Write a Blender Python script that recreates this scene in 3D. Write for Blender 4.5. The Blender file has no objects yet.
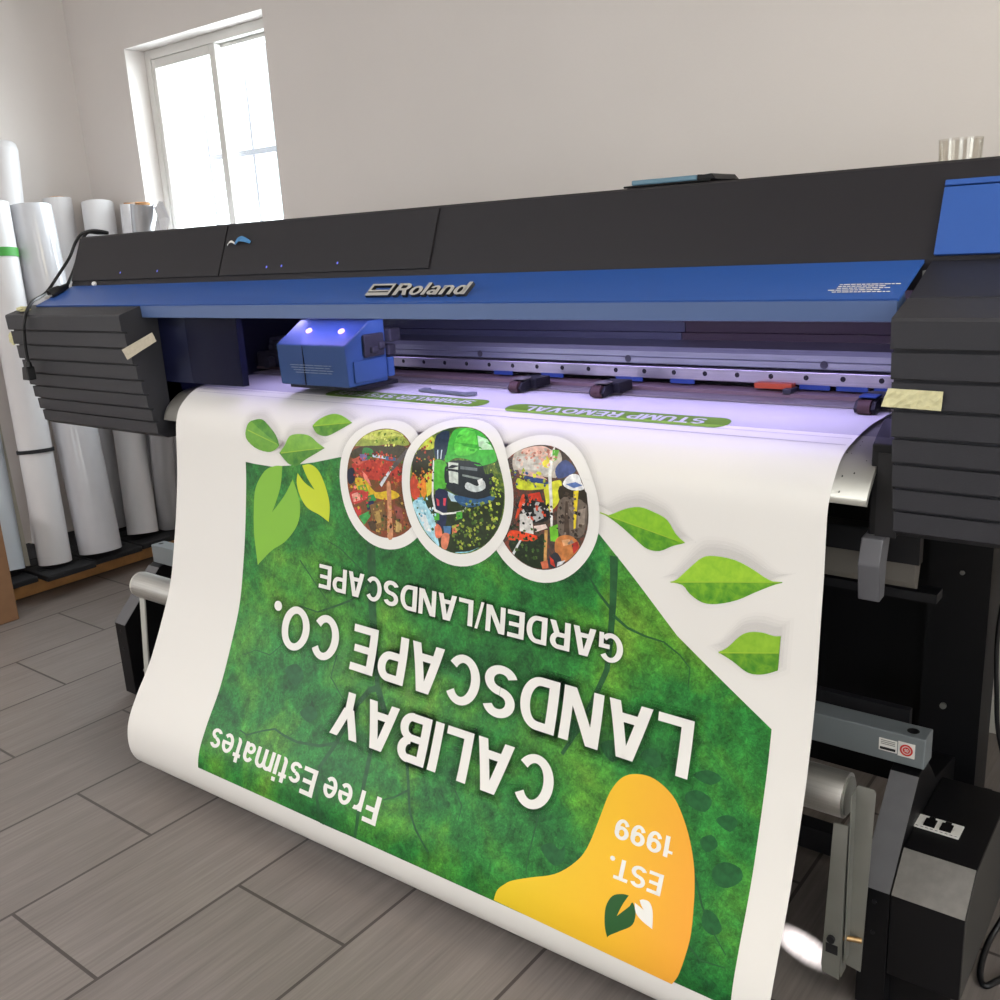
import bpy, bmesh, math, random, bisect
from mathutils import Vector, Matrix
random.seed(7)
SC = bpy.context.scene
COL = SC.collection
PI = math.pi

# ------------------------------------------------------------------ materials
def lin(h):
    if isinstance(h, str):
        h = [int(h[i:i + 2], 16) for i in (0, 2, 4)]
    return tuple((c / 255 / 12.92) if c / 255 <= .04045 else ((c / 255 + .055) / 1.055) ** 2.4 for c in h) + (1.0,)

MATS = {}
def mat(name, rgb, rough=.5, metal=0., spec=.5, noise=0., nscale=40., bump=0., bscale=200., emit=0.):
    """plain procedural surface: a base colour with a little noise variation and a fine bump"""
    if name in MATS:
        return MATS[name]
    m = bpy.data.materials.new(name); m.use_nodes = True
    nt = m.node_tree; b = nt.nodes['Principled BSDF']
    c = lin(rgb)
    b.inputs['Base Color'].default_value = c
    b.inputs['Roughness'].default_value = rough
    b.inputs['Metallic'].default_value = metal
    b.inputs['Specular IOR Level'].default_value = spec
    tc = nt.nodes.new('ShaderNodeTexCoord')
    if noise:
        n = nt.nodes.new('ShaderNodeTexNoise'); n.inputs['Scale'].default_value = nscale
        n.inputs['Detail'].default_value = 4
        nt.links.new(tc.outputs['Object'], n.inputs['Vector'])
        r = nt.nodes.new('ShaderNodeValToRGB')
        r.color_ramp.elements[0].position = .3; r.color_ramp.elements[1].position = .7
        r.color_ramp.elements[0].color = tuple(v * (1 - noise) for v in c[:3]) + (1,)
        r.color_ramp.elements[1].color = tuple(min(1, v * (1 + noise)) for v in c[:3]) + (1,)
        nt.links.new(n.outputs['Fac'], r.inputs['Fac'])
        nt.links.new(r.outputs['Color'], b.inputs['Base Color'])
    if bump:
        n2 = nt.nodes.new('ShaderNodeTexNoise'); n2.inputs['Scale'].default_value = bscale
        nt.links.new(tc.outputs['Object'], n2.inputs['Vector'])
        bp = nt.nodes.new('ShaderNodeBump'); bp.inputs['Strength'].default_value = bump
        bp.inputs['Distance'].default_value = .002
        nt.links.new(n2.outputs['Fac'], bp.inputs['Height'])
        nt.links.new(bp.outputs['Normal'], b.inputs['Normal'])
    if emit:
        b.inputs['Emission Color'].default_value = c
        b.inputs['Emission Strength'].default_value = emit
    MATS[name] = m
    return m

def glass_mat(name, tint, gloss=.08, rough=.02, fk=.4):
    m = bpy.data.materials.new(name); m.use_nodes = True
    nt = m.node_tree; nt.nodes.clear()
    out = nt.nodes.new('ShaderNodeOutputMaterial')
    tr = nt.nodes.new('ShaderNodeBsdfTransparent'); tr.inputs['Color'].default_value = lin(tint)
    gl = nt.nodes.new('ShaderNodeBsdfGlossy'); gl.inputs['Roughness'].default_value = rough
    fr = nt.nodes.new('ShaderNodeLayerWeight'); fr.inputs['Blend'].default_value = .15
    mp = nt.nodes.new('ShaderNodeMath'); mp.operation = 'MULTIPLY_ADD'
    mp.inputs[1].default_value = fk; mp.inputs[2].default_value = gloss
    mx = nt.nodes.new('ShaderNodeMixShader')
    nt.links.new(fr.outputs['Fresnel'], mp.inputs[0])
    nt.links.new(mp.outputs[0], mx.inputs['Fac'])
    nt.links.new(tr.outputs[0], mx.inputs[1]); nt.links.new(gl.outputs[0], mx.inputs[2])
    nt.links.new(mx.outputs[0], out.inputs['Surface'])
    MATS[name] = m
    return m

def ramp(nt, fac, stops):
    r = nt.nodes.new('ShaderNodeValToRGB'); e = r.color_ramp.elements
    while len(e) < len(stops): e.new(.5)
    for el, (p, c) in zip(e, stops):
        el.position = p; el.color = lin(c) if not isinstance(c, float) else (c, c, c, 1)
    nt.links.new(fac, r.inputs['Fac'])
    return r.outputs['Color']

def noise_node(nt, vec, scale, detail=4, rough=.55, dist=0.):
    n = nt.nodes.new('ShaderNodeTexNoise'); n.inputs['Scale'].default_value = scale
    n.inputs['Detail'].default_value = detail; n.inputs['Roughness'].default_value = rough
    n.inputs['Distortion'].default_value = dist
    nt.links.new(vec, n.inputs['Vector'])
    return n.outputs['Fac']

def mix(nt, fac, a, b, mode='MIX'):
    m = nt.nodes.new('ShaderNodeMix'); m.data_type = 'RGBA'; m.blend_type = mode
    for s, v in ((m.inputs[0], fac), (m.inputs[6], a), (m.inputs[7], b)):
        if isinstance(v, (int, float)): s.default_value = v
        elif isinstance(v, (tuple, str)): s.default_value = lin(v) if isinstance(v, str) else v
        else: nt.links.new(v, s)
    return m.outputs[2]

def new_nodes(name, rough=.5, spec=.5):
    m = bpy.data.materials.new(name); m.use_nodes = True
    nt = m.node_tree; b = nt.nodes['Principled BSDF']
    b.inputs['Roughness'].default_value = rough; b.inputs['Specular IOR Level'].default_value = spec
    tc = nt.nodes.new('ShaderNodeTexCoord')
    MATS[name] = m
    return m, nt, b, tc.outputs['Object']

def floor_material():
    m, nt, b, obj = new_nodes('plank_tile', .42, .4)
    mp = nt.nodes.new('ShaderNodeMapping'); nt.links.new(obj, mp.inputs['Vector'])
    mp.inputs['Rotation'].default_value = (0, 0, -PI / 2)          # (x,y) -> (y,-x)
    sp = nt.nodes.new('ShaderNodeSeparateXYZ'); nt.links.new(obj, sp.inputs[0])
    ax = nt.nodes.new('ShaderNodeMath'); ax.operation = 'ADD'; ax.inputs[1].default_value = 3.110 + 20 * .3048
    nt.links.new(sp.outputs['X'], ax.inputs[0])
    ay = nt.nodes.new('ShaderNodeMath'); ay.operation = 'ADD'; ay.inputs[1].default_value = -.86 + .3048 + 20 * .6096
    nt.links.new(sp.outputs['Y'], ay.inputs[0])
    cb = nt.nodes.new('ShaderNodeCombineXYZ')
    nt.links.new(ay.outputs[0], cb.inputs['X']); nt.links.new(ax.outputs[0], cb.inputs['Y'])
    br = nt.nodes.new('ShaderNodeTexBrick')
    br.inputs['Scale'].default_value = 1; br.inputs['Brick Width'].default_value = .6096
    br.inputs['Row Height'].default_value = .3048; br.inputs['Mortar Size'].default_value = .0036
    br.inputs['Mortar Smooth'].default_value = .1; br.offset = .5; br.offset_frequency = 2
    br.inputs['Color1'].default_value = (0, 0, 0, 1); br.inputs['Color2'].default_value = (1, 1, 1, 1)
    nt.links.new(cb.outputs[0], br.inputs['Vector'])
    st = nt.nodes.new('ShaderNodeMapping'); st.inputs['Scale'].default_value = (170, 5, 1)
    nt.links.new(obj, st.inputs['Vector'])
    g1 = noise_node(nt, st.outputs[0], 1, 6, .6)
    st2 = nt.nodes.new('ShaderNodeMapping'); st2.inputs['Scale'].default_value = (30, 2.2, 1)
    nt.links.new(obj, st2.inputs['Vector'])
    g2 = noise_node(nt, st2.outputs[0], 1, 4, .6)
    c1 = ramp(nt, g1, [(.3, '6d6662'), (.7, '8c8480')])
    c2 = ramp(nt, g2, [(.3, '716a66'), (.7, '88807c')])
    c = mix(nt, .5, c1, c2)
    tint = ramp(nt, br.outputs['Color'], [(0., .9), (1., 1.06)])
    c = mix(nt, 1., c, tint, 'MULTIPLY')
    big = ramp(nt, noise_node(nt, obj, 2.2, 3), [(.35, .93), (.65, 1.05)])
    c = mix(nt, 1., c, big, 'MULTIPLY')
    c = mix(nt, br.outputs['Fac'], c, '4a4441')
    nt.links.new(c, b.inputs['Base Color'])
    bp = nt.nodes.new('ShaderNodeBump'); bp.inputs['Strength'].default_value = .25; bp.inputs['Distance'].default_value = .001
    inv = nt.nodes.new('ShaderNodeMath'); inv.operation = 'SUBTRACT'; inv.inputs[0].default_value = 1.
    nt.links.new(br.outputs['Fac'], inv.inputs[1])
    nt.links.new(inv.outputs[0], bp.inputs['Height']); nt.links.new(bp.outputs[0], b.inputs['Normal'])
    return m

def foliage_print_material():
    m, nt, b, obj = new_nodes('printed_foliage', .38, .3)
    a = noise_node(nt, obj, 5.0, 4, .6, .4)
    g = noise_node(nt, obj, 28, 6, .75, .5)
    f = noise_node(nt, obj, 150, 6, .8, .8)
    base = ramp(nt, a, [(.31, '16582b'), (.48, '2c8034'), (.62, '529630'), (.77, '7fad3c')])
    mid = ramp(nt, g, [(.34, .50), (.50, .90), (.66, 1.28)])
    fine = ramp(nt, f, [(.34, .52), (.5, .95), (.66, 1.5)])
    vo = nt.nodes.new('ShaderNodeTexVoronoi'); vo.inputs['Scale'].default_value = 48; nt.links.new(obj, vo.inputs['Vector'])
    leaf = ramp(nt, vo.outputs['Distance'], [(.15, .75), (.7, 1.12)])
    c = mix(nt, 1., base, mid, 'MULTIPLY'); c = mix(nt, 1., c, fine, 'MULTIPLY'); c = mix(nt, .7, c, leaf, 'MULTIPLY')
    nt.links.new(c, b.inputs['Base Color'])
    return m

def photo_print_material(name, stops, scale):
    m, nt, b, obj = new_nodes(name, .38, .3)
    f = noise_node(nt, obj, scale, 6, .8, .5)
    nt.links.new(ramp(nt, f, stops), b.inputs['Base Color'])
    return m

def leaf_print_material(name, top, bottom):
    m, nt, b, obj = new_nodes(name, .38, .3)
    f = noise_node(nt, obj, 60, 4, .6, .3)
    nt.links.new(ramp(nt, f, [(.3, bottom), (.7, top)]), b.inputs['Base Color'])
    return m

def brushed_material(name, rgb, rough=.35, axis='X', metal=1.):
    m, nt, b, obj = new_nodes(name, rough)
    b.inputs['Metallic'].default_value = metal
    st = nt.nodes.new('ShaderNodeMapping')
    st.inputs['Scale'].default_value = {'X': (3, 400, 400), 'Y': (400, 3, 400), 'Z': (400, 400, 3)}[axis]
    nt.links.new(obj, st.inputs['Vector'])
    f = noise_node(nt, st.outputs[0], 1, 3)
    c = lin(rgb)
    r = ramp(nt, f, [(.3, .82), (.7, 1.0)])
    nt.links.new(mix(nt, 1., r, c, 'MULTIPLY'), b.inputs['Base Color'])
    return m

# ------------------------------------------------------------------ mesh building
class MB:
    """collects shapes (world coordinates) that become ONE mesh object"""
    def __init__(self):
        self.bm = bmesh.new(); self.mats = []; self.cur = 0
    def use(self, m):
        if m not in self.mats: self.mats.append(m)
        self.cur = self.mats.index(m); return self
    def add(self, verts, faces, smooth=False):
        vs = [self.bm.verts.new(v) for v in verts]
        for f in faces:
            try: fc = self.bm.faces.new([vs[i] for i in f])
            except ValueError: continue
            fc.material_index = self.cur; fc.smooth = smooth
        return vs
    def box(self, x0, x1, y0, y1, z0, z1, bev=0., seg=2):
        v = [(x0, y0, z0), (x1, y0, z0), (x1, y1, z0), (x0, y1, z0), (x0, y0, z1), (x1, y0, z1), (x1, y1, z1), (x0, y1, z1)]
        return self.poly(v, [(0, 3, 2, 1), (4, 5, 6, 7), (0, 1, 5, 4), (1, 2, 6, 5), (2, 3, 7, 6), (3, 0, 4, 7)], bev, seg)
    def poly(self, v, f, bev=0., seg=2):
        if not bev:
            self.add(v, f); return self
        t = bmesh.new(); vs = [t.verts.new(q) for q in v]
        for q in f: t.faces.new([vs[i] for i in q])
        bmesh.ops.recalc_face_normals(t, faces=t.faces[:])
        bmesh.ops.bevel(t, geom=t.edges[:], offset=bev, segments=seg, affect='EDGES', profile=.5)
        t.verts.index_update()
        self.add([q.co.copy() for q in t.verts], [[w.index for w in q.verts] for q in t.faces])
        t.free(); return self
    def prism(self, prof, x0, x1, bev=0., axis='X', seg=2):
        """closed profile, extruded. axis X: prof is (y,z); Y: (x,z); Z: (x,y)"""
        n = len(prof)
        put = {'X': lambda a, b, t: (t, a, b), 'Y': lambda a, b, t: (a, t, b), 'Z': lambda a, b, t: (a, b, t)}[axis]
        v = [put(a, b, x0) for a, b in prof] + [put(a, b, x1) for a, b in prof]
        f = [tuple(range(n)), tuple(range(2 * n - 1, n - 1, -1))]
        f += [(i, (i + 1) % n, n + (i + 1) % n, n + i) for i in range(n)]
        return self.poly(v, f, bev, seg)
    def tube(self, pts, r, n=12, caps=True, smooth=True):
        pts = [Vector(p) for p in pts]; rs = r if isinstance(r, (list, tuple)) else [r] * len(pts)
        rings = []; up = None
        for i, p in enumerate(pts):
            d = (pts[min(i + 1, len(pts) - 1)] - pts[max(i - 1, 0)]).normalized()
            if up is None:
                up = Vector((0, 0, 1)) if abs(d.z) < .9 else Vector((0, 1, 0))
            a = d.cross(up).normalized(); up = a.cross(d).normalized()
            rings.append([p + (a * math.cos(2 * PI * k / n) + up * math.sin(2 * PI * k / n)) * rs[i] for k in range(n)])
        v = [q for ring in rings for q in ring]; f = []
        for i in range(len(pts) - 1):
            for k in range(n):
                f.append((i * n + k, i * n + (k + 1) % n, (i + 1) * n + (k + 1) % n, (i + 1) * n + k))
        self.add(v, f, smooth)
        if caps:
            self.add(rings[0], [tuple(range(n - 1, -1, -1))]); self.add(rings[-1], [tuple(range(n))])
        return self
    def ring(self, p0, p1, ro, ri, n=32):
        """hollow cylinder from p0 to p1"""
        p0, p1 = Vector(p0), Vector(p1); d = (p1 - p0).normalized()
        up = Vector((0, 0, 1)) if abs(d.z) < .9 else Vector((0, 1, 0))
        a = d.cross(up).normalized(); b = a.cross(d).normalized()
        c = lambda p, r: [p + (a * math.cos(2 * PI * k / n) + b * math.sin(2 * PI * k / n)) * r for k in range(n)]
        for A, B, sm in ((c(p0, ro), c(p1, ro), True), (c(p1, ri), c(p0, ri), True), (c(p1, ro), c(p1, ri), False), (c(p0, ri), c(p0, ro), False)):
            self.add(A + B, [(k, (k + 1) % n, n + (k + 1) % n, n + k) for k in range(n)], sm)
        return self
    def disc(self, c, nrm, r, n=20):
        c = Vector(c); d = Vector(nrm).normalized()
        up = Vector((0, 0, 1)) if abs(d.z) < .9 else Vector((0, 1, 0))
        a = d.cross(up).normalized(); b = a.cross(d)
        self.add([c + (a * math.cos(2 * PI * k / n) + b * math.sin(2 * PI * k / n)) * r for k in range(n)], [tuple(range(n))])
        return self

WORLD = {}
def obj(name, mb, m=None, parent=None, fix=True):
    bm = mb.bm
    if fix: bmesh.ops.recalc_face_normals(bm, faces=bm.faces[:])
    xs = [v.co for v in bm.verts]
    c = Vector([(min(v[i] for v in xs) + max(v[i] for v in xs)) / 2 for i in range(3)])
    if parent is None: c.z = min(v.z for v in xs)
    bmesh.ops.translate(bm, verts=bm.verts[:], vec=-c)
    me = bpy.data.meshes.new(name); bm.to_mesh(me); bm.free()
    for q in (mb.mats or [m]): me.materials.append(q)
    o = bpy.data.objects.new(name, me); COL.objects.link(o)
    WORLD[o.name] = c
    if parent is not None:
        o.parent = parent; o.location = c - WORLD[parent.name]
    else:
        o.location = c
    return o

def thing(name, label, cat, loc, group=None):
    o = bpy.data.objects.new(name, None); COL.objects.link(o); o.location = loc
    o.empty_display_size = .05
    WORLD[o.name] = Vector(loc); return tag(o, label, cat, group)
def tag(o, label, cat, group=None):
    o['label'] = label; o['category'] = cat
    if group: o['group'] = group
    return o
def struct(name, mb, m=None, parent=None, label=None):
    o = obj(name, mb, m, parent)
    o['kind'] = 'structure'
    if label: o['label'] = label
    return o

def smooth_path(P, n=8):
    P = [Vector(p) for p in P]; Q = [P[0]] + P + [P[-1]]; out = []
    for i in range(len(P) - 1):
        a, b, c, d = Q[i:i + 4]
        for k in range(n):
            t = k / n
            out.append(.5 * (2 * b + (c - a) * t + (2 * a - 5 * b + 4 * c - d) * t * t + (3 * b - a - 3 * c + d) * t ** 3))
    out.append(P[-1]); return out

S_ = .19
GROW = [0.]                        # strokes grow by this much all round for the printed halo
def _arc(cx, cy, rx, ry, a0, a1, s=S_, n=14):
    L, R = [], []; s = s + 2 * GROW[0]; e = 0 if abs(a1 - a0) > 359 else math.degrees(GROW[0] / (rx + ry) * 2) * (1 if a1 > a0 else -1); a0, a1 = a0 - e, a1 + e
    for k in range(n + 1):
        a = math.radians(a0 + (a1 - a0) * k / n); c, d = math.cos(a), math.sin(a)
        L.append((cx + (rx + s / 2) * c, cy + (ry + s * .43) * d)); R.append((cx + (rx - s / 2) * c, cy + (ry - s * .43) * d))
    return L + R, [(k, k + 1, n + 2 + k, n + 1 + k) for k in range(n)]
def _dia(x0, y0, x1, y1, s=S_):
    g = GROW[0]; k = (x1 - x0) / (y1 - y0); dy = g if y1 > y0 else -g; x0, y0, x1, y1 = x0 - k * dy, y0 - dy, x1 + k * dy, y1 + dy
    w = (s / 2 + g) * math.hypot(x1 - x0, y1 - y0) / abs(y1 - y0)
    return [(x0 - w, y0), (x0 + w, y0), (x1 + w, y1), (x1 - w, y1)], [(0, 1, 2, 3)]
def _rec(x0, y0, x1, y1):
    g = GROW[0]; return [(x0 - g, y0 - g), (x1 + g, y0 - g), (x1 + g, y1 + g), (x0 - g, y1 + g)], [(0, 1, 2, 3)]
def _dot(cx, cy, r, n=20):
    r += GROW[0]
    return [(cx + r * math.cos(2 * PI * k / n), cy + r * math.sin(2 * PI * k / n)) for k in range(n)], [tuple(range(n))]
T_ = .16
def glyph(c):
    """heavy grotesque capitals and a few small letters, capital height 1: (width, strokes)"""
    st = _rec(0, 0, S_, 1)
    G = {
     'A': (.76, [_dia(.105, 0, .335, 1), _dia(.655, 0, .425, 1), _rec(.2, .21, .56, .37)]),
     'B': (.68, [st, _rec(.1, 1 - T_, .4, 1), _rec(.1, .43, .42, .43 + T_ * .9), _rec(.1, 0, .42, T_), _arc(.39, .74, .175, .19, -90, 90), _arc(.41, .285, .185, .215, -90, 90)]),
     'C': (.74, [_arc(.38, .5, .285, .425, 38, 322, n=26)]),
     'D': (.72, [st, _rec(.1, 1 - T_, .35, 1), _rec(.1, 0, .35, T_), _arc(.345, .5, .28, .42, -90, 90, n=18)]),
     'E': (.62, [st, _rec(.1, 1 - T_, .6, 1), _rec(.1, .43, .56, .43 + T_ * .95), _rec(.1, 0, .62, T_)]),
     'F': (.58, [st, _rec(.1, 1 - T_, .58, 1), _rec(.1, .42, .52, .42 + T_)]),
     'G': (.78, [_arc(.385, .5, .29, .425, 38, 318, n=26), _rec(.42, .40, .765, .55), _rec(.62, .02, .765, .5)]),
     'I': (.19, [st]),
     'K': (.74, [st, _dia(.15, .32, .58, 1), _dia(.62, 0, .33, .60)]),
     'L': (.57, [st, _rec(.1, 0, .57, T_)]),
     'M': (.86, [_rec(0, 0, .175, 1), _rec(.685, 0, .86, 1), _dia(.43, 0, .115, 1, .17), _dia(.43, 0, .745, 1, .17)]),
     'N': (.72, [_rec(0, 0, .18, 1), _rec(.54, 0, .72, 1), _dia(.605, 0, .115, 1)]),
     'O': (.80, [_arc(.40, .5, .305, .425, 0, 360, n=36)]),
     'P': (.67, [st, _rec(.1, 1 - T_, .39, 1), _rec(.1, .37, .39, .37 + T_), _arc(.385, .685, .19, .235, -90, 90)]),
     'R': (.71, [st, _rec(.1, 1 - T_, .40, 1), _rec(.1, .40, .40, .40 + T_), _arc(.395, .70, .19, .22, -90, 90), _dia(.605, 0, .45, .45)]),
     'S': (.68, [_arc(.335, .715, .235, .21, 22, 270, n=20), _arc(.34, .285, .245, .21, 90, -160, n=20)]),
     'T': (.64, [_rec(0, 1 - T_, .64, 1), _rec(.225, 0, .415, 1)]),
     'U': (.70, [_rec(0, .32, S_, 1), _rec(.51, .32, .70, 1), _arc(.35, .33, .255, .255, 180, 360)]),
     'V': (.72, [_dia(.35, 0, .1, 1), _dia(.37, 0, .62, 1)]),
     'Y': (.72, [_rec(.265, 0, .455, .45), _dia(.335, .36, .105, 1), _dia(.385, .36, .615, 1)]),
     '/': (.34, [_dia(.06, -.02, .28, 1.02, .11)]),
     '.': (.22, [_dot(.11, .105, .115)]),
     ' ': (.20, []),
     '1': (.42, [_rec(.2, 0, .385, 1), _rec(.02, .66, .25, .79)]),
     '0': (.62, [_arc(.31, .5, .22, .42, 0, 360, n=30)]),
     '9': (.62, [_arc(.31, .675, .215, .25, 0, 360, n=30), _arc(.30, .50, .225, .425, 35, -150, n=20)]),
     'r': (.42, [_rec(0, 0, .17, .74), _arc(.30, .44, .21, .225, 170, 75, .17)]),
     'e': (.58, [_arc(.29, .37, .21, .31, 0, 318, .165, 24), _rec(.12, .31, .57, .43)]),
     's': (.54, [_arc(.265, .535, .18, .145, 20, 270, .16, 16), _arc(.27, .205, .185, .145, 90, -160, .16, 16)]),
     't': (.38, [_rec(.09, .12, .26, .94), _rec(0, .60, .37, .74), _arc(.27, .165, .095, .105, 180, 285, .16, 8)]),
     'i': (.17, [_rec(0, 0, .17, .74), _rec(0, .85, .17, 1)]),
     'm': (.88, [_rec(0, 0, .165, .74), _rec(.355, 0, .52, .5), _rec(.715, 0, .88, .5), _arc(.26, .48, .178, .21, 0, 180, .165), _arc(.62, .48, .178, .21, 0, 180, .165)]),
     'a': (.57, [_arc(.235, .21, .155, .145, 0, 360, .15, 20), _rec(.37, 0, .535, .52), _arc(.285, .49, .168, .19, 0, 160, .16)]),
     'o': (.60, [_arc(.30, .37, .215, .31, 0, 360, .165, 24)]), 'l': (.17, [_rec(0, 0, .17, 1)]), 'd': (.6, [_rec(.43, 0, .6, 1), _arc(.27, .37, .19, .31, 0, 360, .165, 24)]), 'n': (.56, [_rec(0, 0, .165, .74), _rec(.39, 0, .555, .5), _arc(.277, .48, .195, .21, 0, 180, .165)]),
    }
    return G[c]
def clear_ink(name, rgb, alpha):
    m = bpy.data.materials.new(name); m.use_nodes = True; nt = m.node_tree; b = nt.nodes['Principled BSDF']
    b.inputs['Base Color'].default_value = lin(rgb); b.inputs['Roughness'].default_value = .5; b.inputs['Specular IOR Level'].default_value = .2
    b.inputs['Alpha'].default_value = alpha
    MATS[name] = m
    return m
def text_geo(body, gap=.085, grow=0.):
    """(verts, faces): x scaled to 0..1 over the whole line, capitals 0..1 high"""
    V, F, x = [], [], 0.; GROW[0] = grow
    for c in body:
        w, st = glyph(c)
        for v, f in st:
            n = len(V); V += [(x + p[0], p[1]) for p in v]; F += [tuple(i + n for i in q) for q in f]
        x += w + gap
    x -= gap; GROW[0] = 0.
    return [(v[0] / x, v[1], 0.) for v in V], F

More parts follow.
